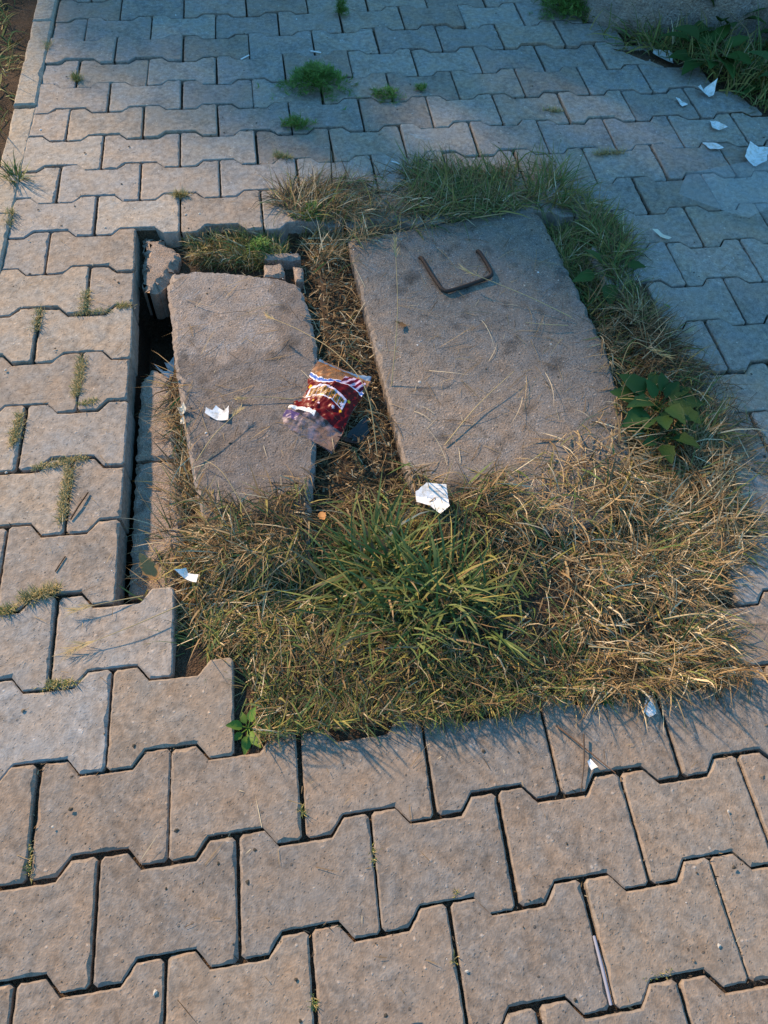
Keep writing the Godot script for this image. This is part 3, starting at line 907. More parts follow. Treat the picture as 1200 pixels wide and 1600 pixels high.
func make_papers() -> void:
	scrap("paper_scrap", "torn white paper scrap with pointed corners on the left slab", "paper", [Vector2(0.157, -0.47), Vector2(0.16, -0.483), Vector2(0.173, -0.476), Vector2(0.18, -0.49), Vector2(0.195, -0.472), Vector2(0.207, -0.484), Vector2(0.204, -0.447), Vector2(0.18, -0.452)], -0.012, 0.25, M.paper)
	scrap("paper_scrap", "crumpled cream paper bit in the straw at the left edge of the slab", "paper", [Vector2(0.102, -0.49), Vector2(0.115, -0.496), Vector2(0.12, -0.482), Vector2(0.108, -0.468)], -0.012, 0.9, M.cream)
	scrap("paper_scrap", "tiny grey crumpled wad just below the cream paper bit", "paper", [Vector2(0.106, -0.462), Vector2(0.116, -0.464), Vector2(0.118, -0.45), Vector2(0.107, -0.446)], -0.014, 0.9, M.cream)
	scrap("paper_scrap", "small white paper scrap at the left end of the thick grass", "paper", [Vector2(0.106, -0.097), Vector2(0.125, -0.102), Vector2(0.128, -0.093), Vector2(0.147, -0.086), Vector2(0.143, -0.07), Vector2(0.122, -0.082)], 0.004, 0.4, M.paper)
	scrap("paper_scrap", "creased white paper half hidden by green grass at the big slab's edge", "paper", [Vector2(0.553, -0.205), Vector2(0.577, -0.219), Vector2(0.612, -0.208), Vector2(0.61, -0.163), Vector2(0.59, -0.146), Vector2(0.575, -0.17), Vector2(0.551, -0.181)], 0.03, 0.35, M.paper)
	scrap("paper_scrap", "narrow white paper scrap on the paving below the dry grass", "paper", [Vector2(0.876, 0.22), Vector2(0.886, 0.224), Vector2(0.885, 0.252), Vector2(0.871, 0.257), Vector2(0.863, 0.247)], 0.004, 0.25, M.paper)
	scrap("paper_scrap", "largest of the far white papers, lying against the dark weeds by the boulder", "paper", [Vector2(1.562, -1.775), Vector2(1.585, -1.835), Vector2(1.64, -1.81), Vector2(1.625, -1.75), Vector2(1.6, -1.76)], 0.004, 0.35, M.paper)
	scrap("paper_scrap", "folded white scrap with a raised flap among the weeds", "paper", [Vector2(1.635, -1.585), Vector2(1.66, -1.61), Vector2(1.662, -1.592), Vector2(1.698, -1.595), Vector2(1.682, -1.555), Vector2(1.65, -1.558)], 0.004, 0.8, M.paper)
	scrap("paper_scrap", "small white square scrap left of the folded scrap on the shaded paving", "paper", [Vector2(1.562, -1.555), Vector2(1.577, -1.556), Vector2(1.59, -1.52), Vector2(1.57, -1.512)], 0.001, 0.3, M.paper)
	scrap("paper_scrap", "white triangular scrap on the shaded paving under the weeds", "paper", [Vector2(1.628, -1.435), Vector2(1.642, -1.43), Vector2(1.66, -1.385), Vector2(1.615, -1.388)], 0.001, 0.4, M.paper)
	scrap("paper_scrap", "thin white scrap with faint print, below the triangular one", "paper", [Vector2(1.565, -1.33), Vector2(1.6, -1.318), Vector2(1.612, -1.29), Vector2(1.57, -1.288)], 0.001, 0.3, M.paper)
	scrap("paper_scrap", "white rectangular paper at the right edge of the shaded paving", "paper", [Vector2(1.652, -1.24), Vector2(1.69, -1.3), Vector2(1.745, -1.285), Vector2(1.71, -1.22), Vector2(1.675, -1.205)], 0.001, 0.35, M.paper)
	scrap("paper_scrap", "tiny white paper crumb by the brown stalks on the near paving", "paper", [Vector2(0.75, 0.312), Vector2(0.757, 0.308), Vector2(0.763, 0.322), Vector2(0.752, 0.326)], 0.001, 0.5, M.paper)
	scrap("paper_scrap", "pale leaf-shaped scrap alone on the shaded paving at right", "paper", [Vector2(1.285, -0.955), Vector2(1.3, -0.955), Vector2(1.325, -0.92), Vector2(1.315, -0.915)], 0.001, 0.3, M.cream)
	scrap("paper_scrap", "upper pale paper bit down in the deep hole", "paper", [Vector2(0.045, -0.735), Vector2(0.07, -0.74), Vector2(0.076, -0.715), Vector2(0.055, -0.705)], -0.13, 0.9, M.paper)
	scrap("paper_scrap", "lower pale paper bit down in the deep hole, against the slab", "paper", [Vector2(0.025, -0.712), Vector2(0.045, -0.7), Vector2(0.075, -0.702), Vector2(0.07, -0.67), Vector2(0.05, -0.68)], -0.12, 0.9, M.paper)
	scrap("plastic_film", "clear plastic film lying on the shaded paving at the right edge", "plastic", [Vector2(1.409, -1.097), Vector2(1.457, -1.179), Vector2(1.712, -1.226), Vector2(1.68, -1.04), Vector2(1.544, -0.962)], 0.002, 0.12, M.film)
	scrap("plastic_film", "small clear plastic piece on the sunlit block above the dry grass", "plastic", [Vector2(0.73, -1.425), Vector2(0.77, -1.415), Vector2(0.785, -1.39), Vector2(0.745, -1.4)], 0.002, 0.2, M.film)
	# wedged strip in a near joint, thin sticks and stubs
	var strips := [["plastic_strip", "grey plastic strip wedged in a joint of the near paving", V(0.694, 0.0, 0.545), V(0.694, 0.0, 0.628), 0.0045, Color(0.6, 0.6, 0.65)],
		["paper_stick", "white stick on the far shaded block left of the green weed", V(0.272, 0.003, -1.852), V(0.298, 0.003, -1.876), 0.004, Color(0.92, 0.92, 0.92)],
		["paper_stick", "white stick in the joint above the large green weed", V(0.488, 0.003, -1.892), V(0.52, 0.003, -1.88), 0.004, Color(0.92, 0.92, 0.92)],
		["paper_stick", "upper of two white straws above the far dry grass", V(0.66, 0.006, -1.295), V(0.682, 0.006, -1.28), 0.0035, Color(0.95, 0.95, 0.95)],
		["paper_stick", "lower of two white straws above the far dry grass", V(0.69, 0.006, -1.272), V(0.71, 0.006, -1.258), 0.0035, Color(0.95, 0.95, 0.95)],
		["cigarette_end", "cream cigarette end at the lower edge of the right dry grass", V(0.932, 0.004, 0.178), V(0.946, 0.004, 0.2), 0.0038, Color(0.85, 0.78, 0.68)],
		["twig", "short brown twig on the left paving beside the dry joint grass", V(-0.088, 0.001, -0.232), V(-0.06, 0.002, -0.29), 0.003, Color(0.25, 0.17, 0.12)],
		["twig", "dark stub of twig on the left paving below the brown twig", V(-0.105, 0.0005, -0.125), V(-0.09, 0.0005, -0.155), 0.002, Color(0.2, 0.14, 0.1)]]
	for s in strips:
		var a := Acc.new()
		var d: Vector3 = s[3] - s[2]
		tube(a, PackedVector3Array([-d * 0.5 , -d * 0.49, V(0, rng.randf() * 0.002, 0), d * 0.49, d * 0.5]), [0.0003, s[4] * 0.5, s[4] * 0.55, s[4] * 0.5, 0.0003], 7, Color.WHITE)
		var o := put(a.mesh(), s[0], plain(s[5], 0.5))
		o.position = (s[2] + s[3]) * 0.5
		tag(o, s[1], "strip" if s[0] == "plastic_strip" else ("twig" if s[0] == "twig" else ("cigarette end" if s[0] == "cigarette_end" else "stick")))

# ---------------------------------------------------------------- vegetation
func make_grass() -> void:
	var main := PackedVector2Array([Vector2(0.11, -0.2), Vector2(0.14, 0.02), Vector2(0.225, 0.05), Vector2(0.225, 0.18), Vector2(0.3, 0.185), Vector2(0.5, 0.18), Vector2(0.71, 0.185), Vector2(0.9, 0.215), Vector2(1.08, 0.205), Vector2(1.05, 0.06), Vector2(1.12, 0.0), Vector2(1.17, -0.06), Vector2(1.19, -0.18), Vector2(1.18, -0.29), Vector2(1.02, -0.36), Vector2(0.9, -0.29), Vector2(0.75, -0.24), Vector2(0.62, -0.2), Vector2(0.56, -0.29), Vector2(0.37, -0.29), Vector2(0.35, -0.22), Vector2(0.28, -0.2), Vector2(0.2, -0.19)])
	var dry := Acc.new()
	patch(dry, main, 17500, 0.025, 0.1, 0.0022, 0.028, 0.12, func(p: Vector2) -> float:
		var d := Vector2((p.x - 0.48) / 0.3, (p.y + 0.03) / 0.18).length()
		return clampf(0.62 - d * 0.38, 0.08, 0.5))
	var thatch := PackedVector2Array([Vector2(0.58, -0.2), Vector2(0.78, -0.27), Vector2(1.03, -0.42), Vector2(1.1, -0.2), Vector2(1.1, -0.02), Vector2(0.9, 0.0), Vector2(0.6, -0.04)])
	patch(dry, thatch, 5000, 0.025, 0.09, 0.0021, 0.03, 0.07, func(_p: Vector2) -> float: return 0.12)
	for i in 60:      # rooted dry tussocks, each fanning from its own crown
		var p := Vector2(rng.randf_range(0.62, 1.16), rng.randf_range(-0.26, 0.16)) if i < 40 else Vector2(rng.randf_range(0.16, 0.45), rng.randf_range(-0.16, 0.12))
		if not inside(p, main): continue
		tuft(dry, V(p.x, top_h(p.x, p.y), p.y), rng.randi_range(14, 46), rng.randf_range(0.008, 0.022), 0.03, rng.randf_range(0.06, 0.12), rng.randf_range(0.0017, 0.0027), 0.88 if i < 40 else 0.6, 0.1, 1.2)
	var over := PackedVector2Array([Vector2(0.15, -0.26), Vector2(0.24, -0.23), Vector2(0.36, -0.3), Vector2(0.36, -0.1), Vector2(0.15, -0.1)])
	patch(dry, over, 1100, 0.025, 0.085, 0.002, 0.025, 0.1, func(_p: Vector2) -> float: return 0.15)
	var brim := PackedVector2Array([Vector2(0.225, 0.13), Vector2(0.4, 0.14), Vector2(0.7, 0.14), Vector2(1.05, 0.14), Vector2(1.06, 0.212), Vector2(0.7, 0.214), Vector2(0.4, 0.216), Vector2(0.28, 0.222), Vector2(0.235, 0.225)])
	patch(dry, brim, 4200, 0.015, 0.055, 0.0018, 0.025, 0.35, func(p: Vector2) -> float: return 0.5 - 0.35 * smoothstep(0.5, 0.9, p.x), 0.3)
	var low := PackedVector2Array([Vector2(0.16, -0.02), Vector2(0.3, 0.0), Vector2(0.5, 0.07), Vector2(0.72, 0.1), Vector2(0.72, 0.21), Vector2(0.23, 0.215), Vector2(0.225, 0.06), Vector2(0.16, 0.05)])
	patch(dry, low, 5200, 0.015, 0.06, 0.0017, 0.035, 0.25, func(_p: Vector2) -> float: return 0.42, 0.3)
	tag(put(dry.mesh(), "matted_grass", M.dry), "matted dry and green grass filling the pit below the two slabs", "grass", "", "stuff")
	var right := PackedVector2Array([Vector2(1.03, -1.06), Vector2(1.14, -1.12), Vector2(1.2, -0.9), Vector2(1.17, -0.7), Vector2(1.2, -0.5), Vector2(1.21, -0.28), Vector2(1.02, -0.28), Vector2(1.04, -0.57)])
	var rg := Acc.new()
	patch(rg, right, 8500, 0.025, 0.11, 0.0019, 0.03, 0.14, func(p: Vector2) -> float: return 0.62 - 0.52 * smoothstep(-0.8, -0.6, p.y) + 0.3 * smoothstep(-0.5, -0.3, p.y))
	var fringe := PackedVector2Array([Vector2(1.15, -0.62), Vector2(1.27, -0.5), Vector2(1.3, -0.2), Vector2(1.24, -0.05), Vector2(1.12, 0.02), Vector2(1.17, -0.3)])
	patch(rg, fringe, 700, 0.03, 0.09, 0.0017, 0.008, 0.05, func(_p: Vector2) -> float: return 0.05)
	tag(put(rg.mesh(), "matted_grass", M.dry), "strip of grass between the right slab and the shaded paving", "grass", "", "stuff")
	var top := PackedVector2Array([Vector2(0.33, -1.15), Vector2(0.45, -1.22), Vector2(0.6, -1.23), Vector2(0.71, -1.26), Vector2(0.9, -1.22), Vector2(1.12, -1.25), Vector2(1.1, -1.06), Vector2(0.9, -1.045), Vector2(0.72, -1.015), Vector2(0.5, -0.96), Vector2(0.42, -0.93), Vector2(0.4, -1.04)])
	var tg := Acc.new()
	patch(tg, top, 8500, 0.025, 0.12, 0.0019, 0.03, 0.13, func(p: Vector2) -> float: return 0.1 + 0.45 * smoothstep(0.55, 0.8, p.x))
	tag(put(tg.mesh(), "matted_grass", M.dry), "grass along the far edge of the slabs, dry at left and green at right", "grass", "", "stuff")
	var trench := PackedVector2Array([Vector2(0.39, -0.98), Vector2(0.5, -0.98), Vector2(0.53, -0.58), Vector2(0.55, -0.27), Vector2(0.36, -0.27), Vector2(0.385, -0.42), Vector2(0.4, -0.6), Vector2(0.39, -0.8)])
	var tr := Acc.new()
	patch(tr, trench, 620, 0.02, 0.09, 0.0016, 0.025, 0.12, func(_p: Vector2) -> float: return 0.03)
	for i in 2200:      # chaff and dead leaf flakes on the soil
		var p := pick(trench, Rect2(0.36, -0.98, 0.19, 0.71))
		blade(tr, V(p.x, soil_h(p.x, p.y) + rng.randf() * 0.012, p.y), rng.randf() * TAU, rng.randf_range(-0.2, 0.4), rng.randf_range(0.008, 0.022), rng.randf_range(0.002, 0.006), 0.3, straw() * rng.randf_range(0.12, 0.75), 2, rng.randf_range(-1, 1))
	tag(put(tr.mesh(), "straw_litter", M.dry), "brown straw and chaff in the trench between the two slabs", "straw", "", "stuff")
	var lt := PackedVector2Array([Vector2(0.075, -0.64), Vector2(0.095, -0.64), Vector2(0.115, -0.45), Vector2(0.135, -0.32), Vector2(0.16, -0.19), Vector2(0.15, -0.06), Vector2(0.03, -0.06), Vector2(0.03, -0.12), Vector2(0.09, -0.25), Vector2(0.095, -0.4)])
	var lg := Acc.new()
	patch(lg, lt, 1500, 0.03, 0.1, 0.0018, 0.03, 0.25, func(p: Vector2) -> float: return 0.08 + 0.2 * smoothstep(-0.25, -0.1, p.y))
	tag(put(lg.mesh(), "straw_litter", M.dry), "dry straw growing in the gap left of the smaller slab", "straw", "", "stuff")
	var ml := PackedVector2Array([Vector2(0.11, -1.05), Vector2(0.33, -1.06), Vector2(0.36, -0.97), Vector2(0.29, -0.95), Vector2(0.13, -0.98)])
	var mg := Acc.new()
	patch(mg, ml, 4600, 0.014, 0.048, 0.0017, 0.045, 0.4, func(p: Vector2) -> float: return 0.3 + 0.3 * smoothstep(0.2, 0.3, p.x), 0.2)
	tag(put(mg.mesh(), "mossy_grass", M.green), "short yellow-green grass above the left slab", "grass", "", "stuff")
	# the bed in the far right corner and the verge beyond the kerb
	var bed := PackedVector2Array([Vector2(1.28, -2.3), Vector2(1.33, -2.1), Vector2(1.47, -1.88), Vector2(1.64, -1.76), Vector2(1.76, -1.5), Vector2(1.9, -1.33), Vector2(2.3, -1.2), Vector2(2.3, -1.82), Vector2(1.7, -1.86), Vector2(1.5, -2.1)])
	var bg := Acc.new()
	patch(bg, bed, 4200, 0.04, 0.13, 0.003, 0.05, 0.55, func(_p: Vector2) -> float: return 0.85)
	tag(put(bg.mesh(), "weedy_grass", M.green), "dark shaded grass and weeds in front of the boulder", "grass", "", "stuff")
	var vg := PackedVector2Array([Vector2(-0.8, -2.6), Vector2(-0.46, -2.6), Vector2(-0.45, -2.2), Vector2(-0.42, -2.0), Vector2(-0.385, -1.85), Vector2(-0.385, -1.5), Vector2(-0.385, -1.2), Vector2(-0.8, -1.2)])
	var ve := Acc.new()
	patch(ve, vg, 4200, 0.04, 0.1, 0.0028, 0.04, 0.5, func(_p: Vector2) -> float: return 0.8)
	tag(put(ve.mesh(), "verge_grass", M.green), "green grass on the verge outside the kerb", "grass", "", "stuff")

	# single clumps
	var big := Acc.new()
	for c in [[0.47, -0.1, 130, 0.05], [0.52, -0.06, 130, 0.05], [0.43, -0.03, 80, 0.06], [0.57, -0.01, 90, 0.05], [0.5, 0.03, 60, 0.06], [0.62, 0.05, 40, 0.05]]:
		tuft(big, V(c[0], soil_h(c[0], c[1]), c[1]), c[2], c[3], 0.06, 0.165, 0.0056, 0.1, 0.5, 1.45)
	var bo := put(big.mesh(), "grass_clump", M.green)
	tag(bo, "large clump of broad-bladed green grass in the middle of the pit", "grass")
	var clumps := [
		["scattered green blades at the left part of the pit grass, above the yellow patch", 0.33, -0.05, 36, 0.09, 0.05, 0.13, 0.004, 0.15],
		["small green clump at the paving edge below the pit, right of centre", 0.76, 0.15, 70, 0.03, 0.04, 0.09, 0.0032, 0.1],
		["sparse green clump in the dry grass right of the central clump", 0.78, -0.02, 60, 0.1, 0.05, 0.11, 0.0032, 0.3],
		["green clump in dry straw near the right paving, below the broad-leaved weed", 0.99, -0.05, 90, 0.07, 0.05, 0.1, 0.0026, 0.35],
		["green clump hiding the right end of the pit's lower edge", 0.96, 0.14, 70, 0.04, 0.05, 0.1, 0.0026, 0.35],
		["tall shaded green clump at the far right corner of the big slab", 1.06, -1.13, 130, 0.06, 0.05, 0.13, 0.003, 0.08],
		["shaded green clump beside the middle of the big slab's right edge", 1.1, -0.86, 150, 0.06, 0.05, 0.11, 0.003, 0.05],
		["shaded green clump lower down the big slab's right edge", 1.09, -0.74, 90, 0.04, 0.05, 0.1, 0.003, 0.1],
		["shaded bluish green clump behind the big slab, left of its far right corner", 0.84, -1.14, 110, 0.07, 0.04, 0.1, 0.0026, 0.15],
		["green tuft at the foot of the kerb's near end", -0.32, -1.3, 60, 0.02, 0.03, 0.07, 0.003, 0.15],
		["straw tuft bending over the lower concrete frame block", 0.1, -0.2, 70, 0.02, 0.06, 0.13, 0.0019, 0.9],
		["straw tuft hanging into the deep hole", 0.075, -0.635, 60, 0.015, 0.03, 0.07, 0.0019, 1.0],
		["green tuft in the pit corner beside the exposed near paver end", 0.15, 0.03, 60, 0.03, 0.05, 0.1, 0.0022, 0.35],
		["straw tuft against the near exposed paver beside the little leafy weed", 0.235, 0.12, 60, 0.02, 0.04, 0.08, 0.0018, 0.5]]
	for c in clumps:
		var a := Acc.new()
		tuft(a, V(0, 0, 0), c[3], c[4], c[5], c[6], c[7], c[8], 0.25, 1.35)
		var o := put(a.mesh(), "grass_clump", M.green)
		o.position = V(c[1], top_h(c[1], c[2]) - 0.004, c[2])
		tag(o, c[0], "grass")

	# grass rooted in paving joints: [label, from, to, blades, length, dry]
	var joints := [
		["yellow grass filling the joint two courses below the hole's top, far left", -0.106, -0.855, -0.11, -0.79, 110, 0.02, 0.7],
		["yellow grass in the upright joint at the far left, level with the hole", -0.205, -0.8, -0.21, -0.73, 100, 0.02, 0.75],
		["thickest band of dry yellow grass in a joint left of the hole", -0.1, -0.645, -0.104, -0.54, 260, 0.017, 0.8],
		["band of dry grass in the joint at the picture's left edge", -0.21, -0.5, -0.215, -0.42, 170, 0.017, 0.8],
		["lowest band of dry grass in an upright joint on the left paving", -0.1, -0.355, -0.106, -0.23, 260, 0.017, 0.85],
		["green grass along the level joint below the hole's left", -0.095, -0.515, -0.06, -0.52, 60, 0.014, 0.3],
		["dry grass along the level joint above the lowest upright band", -0.17, -0.36, -0.07, -0.375, 160, 0.014, 0.75],
		["mossy fringe along a level joint near the top of the left paving", -0.13, -0.785, -0.05, -0.785, 130, 0.012, 0.6],
		["tiny mossy fringe at the hole's upper left paver edge", -0.035, -0.8, -0.01, -0.8, 60, 0.014, 0.5],
		["dry spiky tuft in the level joint left of the straw heap", -0.155, -0.075, -0.1, -0.09, 200, 0.026, 0.75],
		["olive tuft in the joint at the left edge, below the spiky tuft", -0.19, -0.055, -0.17, -0.06, 80, 0.022, 0.5],
		["green sprigs at a joint crossing near the left edge of the near paving", -0.1, 0.085, -0.055, 0.085, 90, 0.014, 0.25],
		["green sprig in a joint below the near exposed pavers", 0.297, 0.325, 0.3, 0.332, 26, 0.02, 0.2],
		["dark moss in the joint at the lower left paving", -0.095, 0.32, -0.093, 0.37, 60, 0.01, 0.5],
		["green sprig in an upright joint left of centre in the near paving", 0.398, 0.39, 0.4, 0.42, 40, 0.014, 0.3],
		["upper of two green sprigs in one joint of the near paving", 0.508, 0.462, 0.51, 0.47, 30, 0.012, 0.1],
		["lower of two green sprigs in one joint of the near paving", 0.492, 0.543, 0.494, 0.552, 24, 0.012, 0.2],
		["moss in a level joint at the lower right of the near paving", 0.75, 0.605, 0.79, 0.6, 70, 0.008, 0.4],
		["green sprig at the bottom edge of the near paving", 0.295, 0.56, 0.296, 0.58, 30, 0.012, 0.2],
		["green tuft in the joint by the far kerb corner", -0.215, -1.79, -0.2, -1.76, 90, 0.03, 0.2],
		["olive grass tuft in the joint above the left slab grass", 0.085, -1.2, 0.115, -1.195, 90, 0.026, 0.6],
		["dry tuft in the sunlit joint left of the dry far grass", 0.35, -1.355, 0.39, -1.335, 110, 0.026, 0.55],
		["dry brown tuft in a shaded joint of the far right paving", 1.24, -1.3, 1.32, -1.3, 90, 0.03, 0.95],
		["small dry tuft in a shaded joint by the sunlit far block", 1.15, -1.53, 1.2, -1.52, 60, 0.02, 0.8],
		["dry grass in the joint beside the kerb", -0.31, -1.17, -0.315, -1.1, 70, 0.03, 0.7],
		["pale grass sprouting between two far kerb stones", -0.3, -1.98, -0.31, -1.93, 50, 0.03, 0.7]]
	for c in joints:
		var a := Acc.new()
		var p0 := V(c[1], -0.006, c[2]); var p1 := V(c[3], -0.006, c[4])
		var mid := (p0 + p1) * 0.5
		var near: bool = c[2] > 0.25
		var wide := 0.0022 if near else 0.0048
		for i in int(c[5] * (0.9 if near else 2.4)):
			var p := p0.lerp(p1, rng.randf()) - mid + V(rng.randfn(0, wide), 0.003, rng.randfn(0, wide * 0.8))
			var col := straw().lerp(Color(0.5, 0.41, 0.18), 0.6) if rng.randf() < c[7] + (0.0 if near else 0.12) else (green() if rng.randf() < 0.4 else olive() * 1.3)
			blade(a, p, rng.randf() * TAU, rng.randf_range(0.3, 1.3), c[6] * rng.randf_range(0.4, 1.0), 0.0015, rng.randf_range(-1.2, 0.0), col, 2, rng.randf_range(-0.5, 0.5))
		var o := put(a.mesh(), "joint_grass", M.green)
		o.position = mid
		tag(o, c[0], "grass", "tufts rooted in the paving joints")

	# single long stalks: [label, points, radius, head length, colour]
	var pale := Color(0.5, 0.38, 0.19)
	var stalks := [
		["long pale straw lying across the lower edge of the pit grass", [V(0.69, 0.012, 0.185), V(0.77, 0.016, 0.2), V(0.855, 0.012, 0.22)], 0.0016, 0.0, pale * 1.15],
		["reddish brown stalk lying across the near paving below the grass", [V(0.715, 0.004, 0.25), V(0.75, 0.006, 0.29), V(0.79, 0.004, 0.335)], 0.0014, 0.0, Color(0.22, 0.12, 0.07)],
		["dark grass spike crossing the reddish stalk", [V(0.755, 0.008, 0.27), V(0.745, 0.006, 0.31), V(0.728, 0.003, 0.355)], 0.0015, 0.0, Color(0.1, 0.075, 0.06)],
		["upright thin stalk rising in front of the big slab's left edge", [V(0.55, 0.0, -0.5), V(0.575, 0.09, -0.62), V(0.585, 0.15, -0.74)], 0.0011, 0.05, pale],
		["pale stalk leaning across the big slab's lower half", [V(0.635, 0.004, -0.33), V(0.72, 0.012, -0.42), V(0.815, 0.02, -0.5)], 0.0011, 0.0, pale * 1.1],
		["pale seed stalk pointing from the handle to the big slab's right edge", [V(0.99, 0.01, -0.66), V(0.9, 0.025, -0.72), V(0.79, 0.035, -0.79)], 0.0011, 0.06, pale * 1.2],
		["short pale stalk below the seed stalk on the big slab", [V(0.975, 0.01, -0.635), V(0.93, 0.012, -0.64), V(0.88, 0.008, -0.655)], 0.001, 0.0, pale * 1.2],
		["long stalk bent over the red wrapper, rooted in the trench", [V(0.5, -0.03, -0.33), V(0.49, 0.045, -0.45), V(0.44, 0.06, -0.545), V(0.37, 0.05, -0.63), V(0.31, 0.035, -0.69)], 0.0012, 0.04, pale],
		["thin stalk on the left slab pointing at the wrapper", [V(0.34, -0.006, -0.49), V(0.27, -0.002, -0.5), V(0.235, -0.004, -0.5)], 0.0009, 0.03, pale],
		["leaning stalk on the left slab below the pointed white scrap", [V(0.14, -0.008, -0.35), V(0.175, 0.004, -0.4), V(0.22, 0.006, -0.45)], 0.0011, 0.04, pale],
		["straw arching from the pit grass onto the left slab", [V(0.26, 0.0, -0.15), V(0.2, 0.03, -0.28), V(0.16, 0.02, -0.33)], 0.001, 0.0, pale],
		["awned seed head lying on the near left paver", [V(0.12, 0.012, -0.03), V(0.04, 0.012, 0.0), V(-0.03, 0.006, 0.02)], 0.001, 0.07, pale],
		["awned straw lying on the paver left of the lower frame block", [V(0.05, 0.0, -0.06), V(-0.01, 0.008, -0.05), V(-0.04, 0.008, -0.045)], 0.001, 0.05, pale],
		["long straw sweeping over the paving at the pit's right end", [V(0.94, 0.03, 0.1), V(1.02, 0.03, 0.1), V(1.09, 0.018, 0.13), V(1.13, 0.008, 0.18)], 0.0014, 0.04, pale],
		["straw reaching onto the right paving below the pit's right end", [V(0.8, 0.02, 0.13), V(0.88, 0.018, 0.15), V(0.96, 0.008, 0.2)], 0.0014, 0.0, pale],
		["pale awned heads reaching onto the shaded paving at right", [V(1.1, 0.03, -0.5), V(1.17, 0.035, -0.55), V(1.23, 0.02, -0.58)], 0.0011, 0.06, Color(0.42, 0.36, 0.22)],
		["lower awned head reaching onto the right paving beside the broad-leaved weed", [V(1.1, 0.03, -0.42), V(1.17, 0.03, -0.46), V(1.22, 0.015, -0.48)], 0.0011, 0.06, Color(0.42, 0.36, 0.22)],
		["curled golden seed head above the broad-leaved weed", [V(1.06, 0.0, -0.5), V(1.08, 0.05, -0.53), V(1.12, 0.05, -0.5)], 0.0012, 0.06, Color(0.5, 0.36, 0.16)],
		["straw leaning over the right paving above the pit's right end", [V(1.08, 0.03, -0.12), V(1.15, 0.04, -0.17), V(1.21, 0.02, -0.22)], 0.0012, 0.04, pale]]
	for s in stalks:
		var a := Acc.new()
		var pts: Array = s[1]
		var at: Vector3 = pts[0]
		var loc := []
		for q in pts: loc.append(q - at)
		stalk(a, loc, s[2], s[4])
		var o := base("grass_stalk", s[0], "stalk", at, "single dry stalks")
		put(a.mesh(), "stem", M.dry, o)
		if s[3] > 0.0:
			var h := Acc.new()
			var n := loc.size()
			seed_head(h, loc[n - 1] - (loc[n - 1] - loc[n - 2]).normalized() * 0.01, loc[n - 1] - loc[n - 2], s[3], s[4])
			put(h.mesh(), "seed_head", M.dry, o)

func feathery(label: String, at: Vector3, rad: float, high: float, count: int) -> void:
	# mat of fine-cut leaflets on thin stems
	var o := base("feathery_weed", label, "plant", at)
	var a := Acc.new(); var s := Acc.new()
	for i in count:
		var az := rng.randf() * TAU; var q := sqrt(rng.randf())
		q *= 0.72 + 0.5 * wob.get_noise_2d(cos(az) * 40.0 + at.x * 300.0, sin(az) * 40.0 + at.z * 300.0)
		if rng.randf() < 0.08: q *= 1.5
		var tip := V(cos(az) * rad * q, high * maxf(0.12, 1.0 - q) * rng.randf_range(0.25, 1.2), sin(az) * rad * 0.8 * q)
		if i % 9 == 0: stalk(s, [V(0, 0, 0), tip * 0.5 + V(0, high * 0.25, 0), tip], 0.0009, Color(0.1, 0.14, 0.04))
		var col := Color(0.09, 0.2, 0.035).lerp(Color(0.2, 0.3, 0.07), rng.randf()) * rng.randf_range(0.7, 1.2)
		var d := az + rng.randfn(0, 0.9)
		for k in 7:
			blade(a, tip - V(cos(d), 0, sin(d)) * 0.003 * k, d + (k - 3) * 0.42, rng.randf_range(0.0, 0.9), rng.randf_range(0.009, 0.022), 0.0022, rng.randf_range(-1.0, 0.3), col, 2)
	put(a.mesh(), "foliage", M.green, o)
	put(s.mesh(), "stem", M.green, o)

